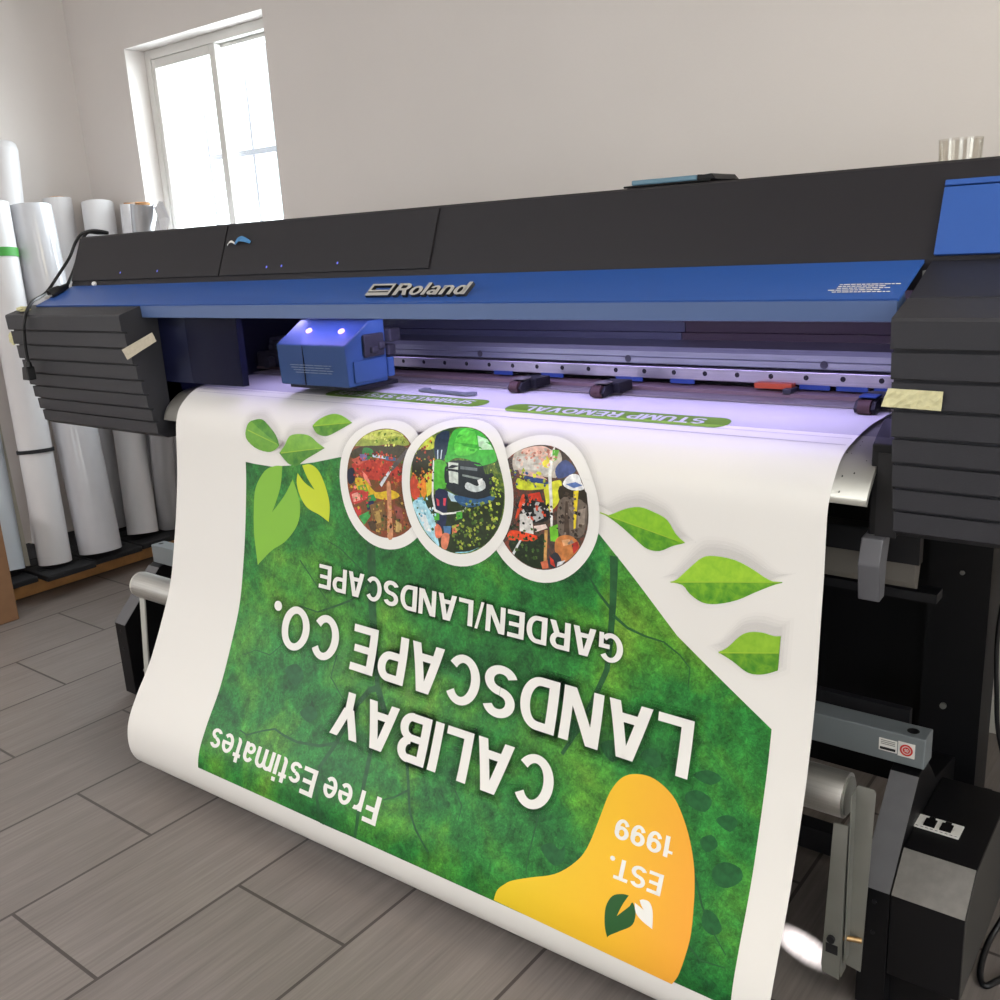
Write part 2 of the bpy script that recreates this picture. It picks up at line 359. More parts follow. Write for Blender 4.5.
XL, XR = -2.0, -0.43
PL=[(1.95,.918),(1.72,.918),(1.50,.918),(1.44,.916),(1.379,.910),(1.342,.892),(1.315,.866),(1.302,.832),(1.295,.78),(1.288,.729),(1.278,.672),(1.265,.61),(1.251,.553),(1.227,.464),(1.198,.396),(1.142,.288),(1.093,.217),(1.063,.165),(1.053,.12),(1.057,.08),(1.075,.05),(1.11,.035),(1.145,.038)]
PR=[(1.95,.920),(1.72,.920),(1.50,.920),(1.43,.919),(1.365,.911),(1.313,.898),(1.281,.870),(1.262,.838),(1.257,.79),(1.255,.74),(1.250,.69),(1.244,.62),(1.238,.56),(1.222,.48),(1.203,.41),(1.161,.29),(1.118,.2),(1.096,.15),(1.087,.11),(1.09,.075),(1.108,.05),(1.14,.038),(1.172,.042)]
ART = {"blob":[[-0.9156,1.4533],[-0.9099,1.4326],[-0.8966,1.4171],[-0.8832,1.4062],[-0.8513,1.3894],[-0.8068,1.3678],[-0.7757,1.3392],[-0.7597,1.311],[-0.7485,1.2607],[-0.7384,1.2177],[-0.7205,1.1884],[-0.6952,1.1757],[-0.664,1.1749],[-0.6307,1.1904],[-0.6094,1.2148],[-0.5909,1.247],[-0.5757,1.2862],[-0.5657,1.3318],[-0.5612,1.3805],[-0.5683,1.4342],[-0.5794,1.4599]]
,"logo_dark":[[-0.694,1.4305],[-0.7014,1.4128],[-0.7056,1.3847],[-0.6985,1.3646],[-0.6825,1.3559],[-0.6713,1.3543],[-0.6788,1.3715],[-0.6841,1.3911],[-0.6661,1.3684],[-0.6624,1.3617],[-0.6542,1.374],[-0.6558,1.3946],[-0.6745,1.4119],[-0.6903,1.4249]]
,"logo_white":[[-0.6591,1.3605],[-0.6534,1.3623],[-0.6421,1.3657],[-0.6489,1.3591],[-0.6518,1.3542],[-0.6455,1.3513],[-0.6349,1.352],[-0.6269,1.364],[-0.6224,1.3877],[-0.6409,1.3823],[-0.6542,1.374]]
,"big_leaf":[[-1.6801,0.9894],[-1.6978,0.9244],[-1.702,0.867],[-1.6961,0.8179],[-1.6637,0.7789],[-1.6287,0.7647],[-1.6032,0.7622],[-1.6116,0.8092],[-1.6376,0.8637],[-1.5964,0.8231],[-1.5695,0.7867],[-1.5553,0.8136],[-1.545,0.8432],[-1.5537,0.8819],[-1.59,0.9225],[-1.6338,0.9491],[-1.6659,0.9762]]
,"small_leaf":[[-1.5373,0.7549],[-1.51,0.7503],[-1.4823,0.7642],[-1.4605,0.8032],[-1.4525,0.8326],[-1.4548,0.8626],[-1.4829,0.8515],[-1.5226,0.8407],[-1.5472,0.8178],[-1.5567,0.7928],[-1.5526,0.7722],[-1.5308,0.7901],[-1.4993,0.8024],[-1.5223,0.7787]]
,"leafA":[[-1.7178,0.6748],[-1.7266,0.6847],[-1.7278,0.712],[-1.6963,0.731],[-1.653,0.7369],[-1.6269,0.7305],[-1.6113,0.7197],[-1.6243,0.6987],[-1.6654,0.6743],[-1.6895,0.6678]]
,"leafB":[[-1.612,0.7355],[-1.5928,0.7172],[-1.5778,0.6972],[-1.5466,0.6906],[-1.5144,0.6922],[-1.489,0.7035],[-1.4651,0.7127],[-1.4963,0.7275],[-1.5288,0.7427],[-1.5535,0.7565],[-1.5781,0.7567],[-1.5944,0.7487]]
,"leafC":[[-1.5141,0.6706],[-1.5009,0.6528],[-1.4733,0.6373],[-1.4411,0.64],[-1.4019,0.6544],[-1.429,0.6727],[-1.4611,0.688],[-1.4924,0.6863]]
,"leafD":[[-0.7986,0.761],[-0.7815,0.7629],[-0.7518,0.7492],[-0.7246,0.7424],[-0.6978,0.7479],[-0.6757,0.757],[-0.6606,0.7771],[-0.6443,0.789],[-0.6663,0.7972],[-0.6877,0.8087],[-0.7099,0.8088],[-0.7283,0.7984],[-0.7561,0.7801],[-0.7795,0.7676]]
,"leafE":[[-0.6687,0.8574],[-0.6552,0.8503],[-0.6351,0.8277],[-0.6152,0.8077],[-0.5949,0.8019],[-0.5628,0.803],[-0.535,0.8126],[-0.5153,0.8228],[-0.4999,0.8273],[-0.4888,0.8252],[-0.4887,0.8268],[-0.5011,0.8324],[-0.529,0.8495],[-0.5554,0.8657],[-0.5869,0.8772],[-0.6115,0.8793],[-0.6329,0.8701],[-0.6462,0.8584]]
,"leafF":[[-0.5823,0.9486],[-0.5674,0.9385],[-0.5485,0.9173],[-0.5333,0.9084],[-0.5141,0.9054],[-0.4965,0.9069],[-0.4861,0.9049],[-0.4875,0.9556],[-0.5105,0.9671],[-0.5337,0.9694],[-0.5583,0.9573]]
,"vA":[[-1.7223,0.6954],[-1.6197,0.7173]]
,"vB":[[-1.607,0.7351],[-1.4713,0.7132]]
,"vC":[[-1.5096,0.6703],[-1.4089,0.655]]
,"vD":[[-0.7986,0.761],[-0.6468,0.7894]]
,"vE":[[-0.6661,0.857],[-0.4924,0.8267]]
,"vF":[[-0.5806,0.9491],[-0.4876,0.9297]]
,"branches":[[[[-1.3307,0.8831],[-1.3215,1.0031],[-1.3062,1.0802],[-1.2921,1.1212],[-1.2733,1.1727]],0.0247],[[[-1.2743,1.169],[-1.294,1.1774],[-1.3242,1.2185],[-1.3523,1.3025],[-1.3733,1.3534],[-1.3704,1.3885],[-1.3387,1.4523],[-1.3335,1.4545]],0.0133],[[[-1.2743,1.169],[-1.2446,1.2091],[-1.2452,1.2541],[-1.2585,1.2869],[-1.2521,1.3437],[-1.245,1.4277],[-1.2481,1.4545]],0.0152],[[[-1.3417,1.2935],[-1.3902,1.315],[-1.4545,1.3244],[-1.4924,1.322],[-1.5266,1.316],[-1.5614,1.33],[-1.6004,1.3498],[-1.6258,1.3456]],0.0066],[[[-1.1664,1.2811],[-1.1551,1.306],[-1.1279,1.3662],[-1.1045,1.3919],[-1.0681,1.4201]],0.0076],[[[-1.1434,1.3305],[-1.1706,1.3516],[-1.1965,1.3651]],0.0047],[[[-1.4013,1.1298],[-1.4058,1.1763],[-1.3644,1.2079],[-1.3455,1.2135]],0.0038],[[[-1.3304,0.9644],[-1.3778,1.0131],[-1.4228,1.0332],[-1.4749,1.0549],[-1.532,1.0524]],0.0057],[[[-1.3344,0.9853],[-1.3541,0.948],[-1.4201,0.9127],[-1.4629,0.902]],0.0038],[[[-0.7706,0.8306],[-0.7692,0.8627],[-0.7692,0.9096],[-0.7709,0.9595],[-0.7736,1.0221],[-0.7958,1.0849],[-0.8214,1.1472],[-0.8389,1.1821]],0.0152],[[[-0.7707,0.9196],[-0.7986,0.8952],[-0.8191,0.869],[-0.8556,0.851]],0.0057],[[[-0.7684,0.9274],[-0.7396,0.9432],[-0.7081,0.9499],[-0.6739,0.9524]],0.0057],[[[-0.8621,1.289],[-0.8626,1.3152],[-0.8629,1.3411],[-0.8634,1.3675],[-0.8602,1.3866]],0.003],[[[-0.5734,1.2926],[-0.5536,1.3278],[-0.5312,1.3545],[-0.5038,1.38]],0.0038],[[[-0.8214,1.1472],[-0.8517,1.1362],[-0.8954,1.1246]],0.0038],[[[-0.6739,0.9524],[-0.6452,0.9672],[-0.6268,0.9841],[-0.627,1.0209]],0.003],[[[-1.5532,1.1289],[-1.5987,1.1709],[-1.6462,1.1697],[-1.6811,1.1881]],0.003],[[[-1.3444,1.4542],[-1.2783,1.4545]],0.003],[[[-0.5627,1.3888],[-0.5405,1.4032],[-0.5017,1.399]],0.0042],[[[-1.0427,1.3011],[-1.0193,1.3223],[-1.0189,1.3501]],0.0029],[[[-1.5422,0.957],[-1.4742,1.0092],[-1.4411,1.0324]],0.003]]
,"blotches":[[[-0.8438,1.3366],[-0.8253,1.3244],[-0.8077,1.3299],[-0.8008,1.3199],[-0.7963,1.342],[-0.8082,1.3554],[-0.8252,1.3514]],[[-0.6103,1.1844],[-0.5922,1.1715],[-0.5661,1.1791],[-0.5743,1.1997],[-0.5995,1.1981]],[[-0.5488,1.2775],[-0.5328,1.2608],[-0.5074,1.2612],[-0.5015,1.2762],[-0.5199,1.2933],[-0.5389,1.294]],[[-0.5476,1.3326],[-0.5297,1.3333],[-0.5165,1.3492],[-0.5297,1.361],[-0.5475,1.3533]],[[-0.6959,1.1455],[-0.677,1.1293],[-0.657,1.143],[-0.6668,1.1583]],[[-0.7701,1.1489],[-0.746,1.1344],[-0.7248,1.1484],[-0.7435,1.1697]],[[-0.6022,1.1513],[-0.5794,1.1373],[-0.5556,1.1428],[-0.5728,1.1583]],[[-0.5552,1.206],[-0.5379,1.1932],[-0.5212,1.1985],[-0.531,1.2163]],[[-0.5752,1.2421],[-0.5578,1.2291],[-0.5459,1.2417],[-0.5628,1.2559]],[[-1.5429,1.1917],[-1.5111,1.1719],[-1.4831,1.1913],[-1.5028,1.217]],[[-1.4708,1.2647],[-1.4413,1.2448],[-1.4181,1.2599],[-1.4412,1.2783]],[[-0.8526,1.1313],[-0.8241,1.1209],[-0.8111,1.1379],[-0.8323,1.1534]]]
,"photos":{"1":[["9aa84a",[[-1.3875,0.6902],[-1.3718,0.6701],[-1.3447,0.6567],[-1.3051,0.6486],[-1.2689,0.6547],[-1.2267,0.6766],[-1.2408,0.6895],[-1.2757,0.6887],[-1.3207,0.6964],[-1.3625,0.7]]],["c9cf6a",[[-1.3635,0.6759],[-1.3316,0.6601],[-1.2856,0.6539],[-1.2503,0.6704],[-1.2848,0.6775],[-1.3262,0.6851]]],["3d3418",[[-1.3906,0.7063],[-1.3484,0.6988],[-1.2935,0.6941],[-1.2434,0.6898],[-1.2195,0.7066],[-1.256,0.7137],[-1.3328,0.7169],[-1.3844,0.7255]]],["b83a2c",[[-1.3849,0.7375],[-1.3272,0.7242],[-1.272,0.7229],[-1.23,0.7494],[-1.2461,0.7588],[-1.2836,0.7472],[-1.3115,0.7618],[-1.3567,0.7586]]],["c45a48",[[-1.3846,0.7295],[-1.3555,0.717],[-1.3385,0.7252],[-1.3676,0.7398]]],["e08070",[[-1.3564,0.7466],[-1.3395,0.7568],[-1.3288,0.7756],[-1.3457,0.7734]]],["2e7d3c",[[-1.3506,0.7029],[-1.328,0.7029],[-1.3216,0.714],[-1.3385,0.7252],[-1.3526,0.7187]]],["7a6aa0",[[-1.3612,0.7156],[-1.3413,0.7138],[-1.3385,0.7252],[-1.3585,0.7291]]],["171b33",[[-1.3972,0.7507],[-1.3794,0.7449],[-1.3772,0.7687],[-1.3922,0.7784],[-1.4006,0.7671]]],["d8b428",[[-1.3742,0.7644],[-1.3454,0.7654],[-1.318,0.7863],[-1.2736,0.7773],[-1.2523,0.7866],[-1.2851,0.7983],[-1.3352,0.7962],[-1.3693,0.788]]],["6aa030",[[-1.369,0.7799],[-1.3457,0.7734],[-1.3351,0.7922],[-1.3637,0.7954]]],["c03a38",[[-1.3899,0.7944],[-1.352,0.7861],[-1.338,0.7985],[-1.3754,0.8167],[-1.39,0.8105]]],["f0a090",[[-1.387,0.7981],[-1.3694,0.7921],[-1.361,0.8071],[-1.3812,0.8134]]],["2c8a45",[[-1.3408,0.7968],[-1.3238,0.7909],[-1.3156,0.8018],[-1.3324,0.8097]]],["1c2448",[[-1.3466,0.8094],[-1.324,0.8028],[-1.3211,0.8182],[-1.3407,0.8245]]],["bb3330",[[-1.381,0.8253],[-1.3609,0.819],[-1.3574,0.8423],[-1.3717,0.8481]]],["3e9a4a",[[-1.3661,0.8394],[-1.3378,0.8261],[-1.3319,0.8352],[-1.3512,0.8576]]],["c8d4e8",[[-1.3245,0.7123],[-1.2885,0.7129],[-1.2883,0.7186],[-1.3243,0.7181]]],["44608a",[[-1.2885,0.7129],[-1.2613,0.7142],[-1.2612,0.72],[-1.2883,0.7206]]],["d8dce4",[[-1.3062,0.7691],[-1.2722,0.7306],[-1.2668,0.732],[-1.3009,0.7745]]],["5a5250",[[-1.275,0.7347],[-1.2412,0.701],[-1.2254,0.6882],[-1.2215,0.6936],[-1.267,0.7378]]],["c88a64",[[-1.2868,0.767],[-1.2759,0.7659],[-1.274,0.8203],[-1.2672,0.8742],[-1.2835,0.8765],[-1.2849,0.8217]]],["7a5a30",[[-1.3352,0.814],[-1.2961,0.7995],[-1.2894,0.8575],[-1.317,0.8651]]],["a88848",[[-1.3237,0.8264],[-1.307,0.8205],[-1.3009,0.8432],[-1.3146,0.8489]]],["8c4a40",[[-1.2688,0.8061],[-1.2472,0.8093],[-1.2414,0.8318],[-1.2602,0.8303]]],["c0a060",[[-1.2628,0.8345],[-1.2465,0.8402],[-1.2461,0.8557],[-1.2621,0.8578]]],["4c3a24",[[-1.3401,0.8481],[-1.3205,0.8417],[-1.3114,0.8644],[-1.3312,0.863]]]]
,"2":[["c8d24a",[[-1.2179,0.6989],[-1.2059,0.6767],[-1.1828,0.6603],[-1.1632,0.6827],[-1.1758,0.6914],[-1.2012,0.6918]]],["2a2a14",[[-1.2215,0.7181],[-1.2058,0.6941],[-1.166,0.6905],[-1.1626,0.7274],[-1.1834,0.7483],[-1.2143,0.7478]]],["c84a30",[[-1.2222,0.7524],[-1.2089,0.7396],[-1.1966,0.7687],[-1.2049,0.7888],[-1.2204,0.7829]]],["e08a28",[[-1.204,0.7581],[-1.1832,0.7408],[-1.1734,0.7623],[-1.1894,0.787]]],["d8d040",[[-1.1831,0.737],[-1.1651,0.7276],[-1.1659,0.7653],[-1.1791,0.7857]]],["a8d8e8",[[-1.2181,0.7942],[-1.1894,0.787],[-1.1589,0.8212],[-1.1475,0.8671],[-1.1625,0.8692],[-1.1886,0.848],[-1.2101,0.8201]]],["e6f4f8",[[-1.2051,0.8118],[-1.1844,0.813],[-1.1682,0.8453],[-1.1836,0.8435]]],["26331a",[[-1.1844,0.7902],[-1.1635,0.7725],[-1.0948,0.7757],[-1.0062,0.7473],[-0.9974,0.773],[-1.0153,0.8243],[-1.0463,0.8582],[-1.0931,0.8797],[-1.1271,0.8848],[-1.1475,0.8671],[-1.1589,0.8212]]],["8fd0e0",[[-1.1078,0.8745],[-1.0743,0.8677],[-1.051,0.857],[-1.074,0.8769],[-1.0979,0.8823]]],["3fae3a",[[-1.1332,0.7097],[-1.1343,0.6684],[-1.1304,0.647],[-1.101,0.6396],[-1.0647,0.6454],[-1.0314,0.6669],[-1.0096,0.6907],[-1.0298,0.7033],[-1.0568,0.7095],[-1.0765,0.7006],[-1.11,0.7002]]],["5ed04a",[[-1.1189,0.6503],[-1.0894,0.6432],[-1.0625,0.6812],[-1.0918,0.6948],[-1.1145,0.6896]]],["bfe8c0",[[-1.0738,0.6547],[-1.0479,0.6605],[-1.027,0.6779],[-1.058,0.6807]]],["1d3148",[[-1.1688,0.6633],[-1.1421,0.6524],[-1.1321,0.6875],[-1.1384,0.7065],[-1.1486,0.7038],[-1.1584,0.7047]]],["c8d8e8",[[-1.1562,0.6897],[-1.1538,0.6894],[-1.1508,0.7058],[-1.1533,0.7061]]],["c8d8e8",[[-1.1465,0.6888],[-1.1441,0.6886],[-1.1435,0.7051],[-1.1459,0.7054]]],["56b838",[[-1.1628,0.7125],[-1.1332,0.7097],[-1.128,0.7313],[-1.1333,0.7579],[-1.1633,0.7612]]],["222a30",[[-1.1259,0.709],[-1.0527,0.7037],[-1.0378,0.7219],[-1.0196,0.72],[-1.0198,0.7596],[-1.0568,0.7712],[-1.109,0.7663],[-1.1333,0.7504]]],["d0d8d0",[[-1.1259,0.709],[-1.1017,0.7085],[-1.1016,0.7488],[-1.1234,0.7457]]],["8a9490",[[-1.0916,0.7275],[-1.047,0.7301],[-1.0471,0.7338],[-1.0917,0.7312]]],["c8d0d0",[[-1.08,0.741],[-1.0565,0.7457],[-1.0424,0.7333],[-1.038,0.7473],[-1.0613,0.7571],[-1.0848,0.7525]]],["6a7478",[[-1.0966,0.7134],[-1.0566,0.7131],[-1.0564,0.7185],[-1.0965,0.7189]]],["e8ecec",[[-1.0564,0.7348],[-1.0447,0.7299],[-1.0426,0.7405],[-1.0519,0.7452]]],["b8d4e0",[[-1.1334,0.7616],[-1.1091,0.7681],[-1.1021,0.7803],[-1.1191,0.7805]]],["2f5a86",[[-1.1091,0.7681],[-1.0568,0.7694],[-1.0198,0.7578],[-1.0199,0.7668],[-1.0477,0.7792],[-1.0807,0.7869],[-1.1045,0.7806]]],["6c98b8",[[-1.0997,0.78],[-1.0711,0.7821],[-1.0429,0.7732],[-1.0758,0.7799]]],["20284a",[[-1.1583,0.7663],[-1.1285,0.7629],[-1.1289,0.7798],[-1.1337,0.8293],[-1.1535,0.8319]]],["d84858",[[-1.1562,0.7792],[-1.1488,0.7821],[-1.149,0.7935],[-1.1541,0.7941]]],["d84858",[[-1.1387,0.7772],[-1.1313,0.7763],[-1.1341,0.7916],[-1.139,0.7904]]],["e8e8e4",[[-1.1639,0.7163],[-1.1602,0.716],[-1.1579,0.8002],[-1.0952,0.7952],[-1.0855,0.7875],[-1.0831,0.7891],[-1.0928,0.7977],[-1.1617,0.8045]]],["4aa838",[[-1.1616,0.8083],[-1.1491,0.8067],[-1.1489,0.8199],[-1.1614,0.8215]]],["4aa838",[[-1.1073,0.7995],[-1.0928,0.7958],[-1.0928,0.8088],[-1.1071,0.8145]]],["e07858",[[-1.1587,0.8288],[-1.1461,0.8309],[-1.1406,0.8453],[-1.1478,0.8539],[-1.1579,0.8515]]],["e07858",[[-1.1165,0.827],[-1.0997,0.821],[-1.1041,0.8366],[-1.116,0.842]]],["4a78a8",[[-1.1386,0.8299],[-1.119,0.8273],[-1.1209,0.8426],[-1.1357,0.8447]]],["d88060",[[-1.1406,0.8453],[-1.1234,0.843],[-1.1252,0.862],[-1.1322,0.8781],[-1.1424,0.8682]]]]
,"3":[["b8b0a4",[[-0.9814,0.6809],[-0.961,0.666],[-0.9291,0.6611],[-0.906,0.6663],[-0.8888,0.6683],[-0.879,0.685],[-0.8866,0.7129],[-0.9628,0.7071],[-0.9757,0.7085]]],["e0b8a8",[[-0.9671,0.6722],[-0.9412,0.6622],[-0.9155,0.6635],[-0.906,0.6772],[-0.9467,0.6812]]],["c8c4be",[[-0.9718,0.6836],[-0.9079,0.6844],[-0.8921,0.6999],[-0.9197,0.713],[-0.9674,0.7041]]],["d0a898",[[-0.9674,0.7041],[-0.9199,0.7096],[-0.9028,0.7181],[-0.9623,0.7141]]],["28407a",[[-0.9492,0.7162],[-0.907,0.7168],[-0.9067,0.7254],[-0.9447,0.7262]]],["c8d030",[[-0.9663,0.7215],[-0.9447,0.7262],[-0.9067,0.7254],[-0.9025,0.7319],[-0.9404,0.7397],[-0.9685,0.7394]]],["d8d838",[[-0.9088,0.7291],[-0.8783,0.7154],[-0.8738,0.7286],[-0.8818,0.7571],[-0.9025,0.7735],[-0.9066,0.7532]]],["e8d840",[[-0.916,0.6852],[-0.908,0.6774],[-0.8961,0.6901],[-0.9027,0.6976],[-0.9156,0.6955]]],["3a4a80",[[-0.8886,0.6962],[-0.8722,0.6809],[-0.8485,0.6955],[-0.8627,0.707],[-0.8825,0.7125]]],["30281c",[[-0.8779,0.7256],[-0.8262,0.7231],[-0.8239,0.75],[-0.8415,0.7657],[-0.8737,0.7561]]],["6e6258",[[-0.8778,0.7497],[-0.8477,0.7427],[-0.8219,0.7531],[-0.8296,0.8014],[-0.8572,0.8124],[-0.8819,0.8019]]],["4a3c32",[[-0.8657,0.7483],[-0.8616,0.7478],[-0.8573,0.8089],[-0.8695,0.8071]]],["96887c",[[-0.8415,0.7623],[-0.8258,0.7569],[-0.8277,0.7841],[-0.8415,0.7928]]],["e8eaf0",[[-0.8719,0.7215],[-0.859,0.7049],[-0.8396,0.7012],[-0.8269,0.7098],[-0.8281,0.725],[-0.8537,0.7297]]],["5a78b8",[[-0.8659,0.7209],[-0.8462,0.7153],[-0.8303,0.7185],[-0.8498,0.7258]]],["e0c828",[[-0.8497,0.731],[-0.8398,0.7281],[-0.8455,0.7934],[-0.8495,0.7956]]],["c83820",[[-0.9447,0.7473],[-0.9192,0.7408],[-0.9129,0.7574],[-0.9404,0.7608]]],["d84a28",[[-0.9711,0.7893],[-0.9577,0.7523],[-0.9512,0.7516],[-0.96,0.7773],[-0.9689,0.7926]]],["181818",[[-0.9577,0.7699],[-0.9361,0.7568],[-0.9024,0.7631],[-0.9026,0.7873],[-0.9407,0.796],[-0.9579,0.7841]]],["d8d4d0",[[-0.9623,0.7846],[-0.9363,0.7778],[-0.9318,0.8161],[-0.962,0.8168]]],["b0b0b0",[[-0.9319,0.7702],[-0.915,0.7646],[-0.911,0.785],[-0.9279,0.7942]]],["e04820",[[-0.9883,0.8242],[-0.9753,0.815],[-0.9232,0.8185],[-0.9314,0.8287],[-0.979,0.8338],[-0.988,0.8315]]],["e8d0c8",[[-0.9321,0.8019],[-0.9068,0.7949],[-0.9026,0.8013],[-0.9277,0.8119]]],["1c2a14",[[-0.9834,0.8363],[-0.9314,0.8287],[-0.9107,0.8131],[-0.9044,0.8689],[-0.9167,0.8811],[-0.9469,0.8755],[-0.9737,0.8584]]],["d0d4d4",[[-0.9615,0.8313],[-0.9572,0.8307],[-0.9736,0.8619],[-0.9781,0.859]]],["c89858",[[-0.9088,0.8057],[-0.9025,0.8048],[-0.9026,0.8617],[-0.9088,0.8627]]],["c86848",[[-0.9151,0.8636],[-0.9006,0.8579],[-0.8981,0.8714],[-0.9105,0.8767]]],["e4e4e0",[[-0.9046,0.6699],[-0.8987,0.6693],[-0.8922,0.7515],[-0.8922,0.7964],[-0.8964,0.797],[-0.8983,0.7522]]],["6ab848",[[-0.9041,0.6661],[-0.8902,0.6648],[-0.8899,0.6827],[-0.8969,0.6868]]],["70c030",[[-0.8985,0.799],[-0.882,0.7915],[-0.8792,0.8228],[-0.8957,0.8234]]],["c07840",[[-0.8855,0.8201],[-0.8695,0.8089],[-0.8493,0.8095],[-0.8368,0.8234],[-0.8478,0.8463],[-0.8676,0.8563],[-0.8845,0.8449]]],["e0a878",[[-0.8732,0.8183],[-0.8572,0.8141],[-0.8528,0.8223],[-0.8688,0.8283]]],["b03028",[[-0.8528,0.8223],[-0.8411,0.8153],[-0.8366,0.827],[-0.8481,0.8393]]],["2a2c34",[[-0.9006,0.8579],[-0.8846,0.8414],[-0.8718,0.8535],[-0.8754,0.8678],[-0.8917,0.8738]]],["c83a28",[[-0.8967,0.8503],[-0.8882,0.856],[-0.8836,0.8691],[-0.8941,0.8639]]],["d8d8dc",[[-0.8798,0.8582],[-0.8637,0.8523],[-0.8672,0.8665],[-0.8794,0.8702]]]]}}
# ------------------------------------------------------------------ palette
M_wall = mat('wall_paint', 'dcd6d3', .75, spec=.2, noise=.015, nscale=3, bump=.15, bscale=120)
M_ceil = mat('ceiling_paint', 'dedcd8', .8, spec=.2)
M_floor = floor_material()
M_vinyl = mat('window_vinyl', 'd8d6d2', .4)
M_trim = mat('trim_paint', 'd9d5cc', .5)
M_black = mat('black_cover_plastic', '242226', .5, spec=.25, bump=.12, bscale=900)
M_dark = mat('dark_grey_plastic', '313136', .5, spec=.35, bump=.2, bscale=700)
M_navy = mat('navy_frame', '0b1030', .5, spec=.25)
M_blue = mat('blue_cover', '2a55a3', .38, bump=.05, bscale=700)
M_blue2 = mat('blue_grey_strip', '4c628f', .45)
M_jet = mat('black_steel', '08080c', .5, spec=.3)
M_jet2 = mat('charcoal_steel', '1e1e22', .5, spec=.35)
M_alu = brushed_material('aluminium_rail', 'b4b8bc', .38, 'X', .8)
M_bright = brushed_material('bright_steel', 'd4d0d4', .3, 'X', .85)
M_apron = mat('apron_sheet', 'bab7b0', .35, metal=.4)
M_reflect_warm = mat('maroon_reflection_paint', '3d2a2c', .5)  # back panel tone painting the reddish reflection in the acrylic
M_reflect_cool = mat('slate_reflection_paint', '4a4f5c', .5)  # back panel tone painting the bluish reflection in the acrylic
M_rubber = mat('brown_rubber', '4d3431', .7)
M_label_blue = mat('blue_label', '2b4a8c', .5)
M_orange = mat('orange_label', 'c8552c', .5)
M_platen = mat('platen', '8d8680', .45, metal=.3)
M_grey = mat('grey_painted_bar', '7f868a', .4, metal=.2)
M_greyface = mat('grey_plate', '68686b', .45, metal=.2, noise=.06, nscale=30)
M_beige = mat('beige_plate', '77726c', .5)
M_chrome = brushed_material('satin_tube', 'c9c8c4', .42, 'X', .9)
M_steel = mat('galvanised_steel', '8c8d88', .42, metal=.6, noise=.05, nscale=20)
M_brass = mat('brass_pin', 'b0926a', .35, metal=.9)
M_white = mat('white_print', 'e9e7e3', .5, spec=.25)
M_ink = mat('black_ink', '18181a', .6)
M_red = mat('red_print', 'd23a34', .5)
M_silverlogo = mat('silver_lettering', 'a9a6a1', .4)
M_bar = mat('window_bar_paint', '8c8c94', .6)
M_logoside = mat('black_lettering_side', '121318', .5)
M_tape = mat('masking_tape_paper', 'd5cfa3', .7, noise=.1, nscale=90, bump=.8, bscale=120)
M_tape2 = mat('masking_tape_dusty', 'b3aa98', .7, noise=.08, nscale=90)
M_bluetape = mat('blue_painter_tape', '3f7fb4', .6)
M_cord = mat('black_rubber_cord', '121317', .45)
M_pin = mat('nickel_prong', 'b8b8b8', .3, metal=1)
M_media = mat('white_vinyl', 'e4e1dd', .5, spec=.25)
M_paperroll = mat('white_paper_roll', 'dedde0', .45, noise=.012, nscale=8)
M_wrap = mat('plastic_wrapped_roll', 'cbccd2', .16, spec=.8, noise=.03, nscale=10)
M_foil = mat('silver_film_roll', 'a9a9ad', .22, metal=.35)
M_coolroll = mat('cool_white_roll', 'c9d2dc', .35)
M_core = mat('cardboard_core', 'b98a5c', .8)
M_coredark = mat('core_hollow', '3c3230', .8)
M_card = mat('corrugated_cardboard', '8f6a4c', .8, noise=.05, nscale=30)
M_board = mat('cream_foam_board', 'bdb7a8', .6)
M_wood = mat('pine_board', 'c48f58', .6, noise=.2, nscale=14)
M_mat = mat('black_foam', '17181d', .75, bump=.5, bscale=150)
M_green = mat('green_tape', '3f9a3c', .5)
M_carriage = mat('carriage_blue', '44699c', .45)
M_mech = mat('mechanism_grey', '4a4a4e', .45, metal=.4, noise=.15, nscale=60)
M_lens = glass_mat('smoked_acrylic', 'e6e6ec', .001, fk=.04)
M_pane = glass_mat('window_pane', 'f4f8f8', .04)
M_cup = glass_mat('clear_cup', 'f6f5f2', .04, fk=.25)
M_teal = mat('teal_case', '5d8296', .4)
M_dot = mat('violet_indicator', '6a70e0', .4, emit=.5)
M_uv = mat('uv_glow', 'b48cff', .4, emit=6)

# ------------------------------------------------------------------ the room
X0, X1, Y0, Y1, ZC = -4.0, 2.4, -3.4, 2.36, 2.75
def wall_with_hole(name, axis, pos, thick, a0, a1, z0, z1, holes):
    """axis Y: wall in the plane y=pos, spanning x a0..a1"""
    mb = MB()
    xs = sorted({a0, a1} | {h[0] for h in holes} | {h[1] for h in holes}); zs = sorted({z0, z1} | {h[2] for h in holes} | {h[3] for h in holes})
    for i in range(len(xs) - 1):
        for k in range(len(zs) - 1):
            cx, cz = (xs[i] + xs[i + 1]) / 2, (zs[k] + zs[k + 1]) / 2
            if any(h[0] < cx < h[1] and h[2] < cz < h[3] for h in holes): continue
            mb.box(xs[i], xs[i + 1], min(pos, pos + thick), max(pos, pos + thick), zs[k], zs[k + 1])
    bmesh.ops.remove_doubles(mb.bm, verts=mb.bm.verts[:], dist=1e-5)
    return struct(name, mb, M_wall)
struct('floor', MB().box(X0 - .2, X1 + .2, Y0 - .2, Y1 + .2, -.1, 0), M_floor)
struct('ceiling', MB().box(X0 - .2, X1 + .2, Y0 - .2, Y1 + .2, ZC, ZC + .1), M_ceil)
LY0, LY1, LZ0, LZ1 = -2.9, -.9, .7, 2.25       # unseen window added in the left wall to light the room
wl_ = MB()
for q in ((Y0 - .2, LY0, 0, ZC), (LY1, Y1 + .2, 0, ZC), (LY0, LY1, 0, LZ0), (LY0, LY1, LZ1, ZC)): wl_.box(X0 - .2, X0, *q)
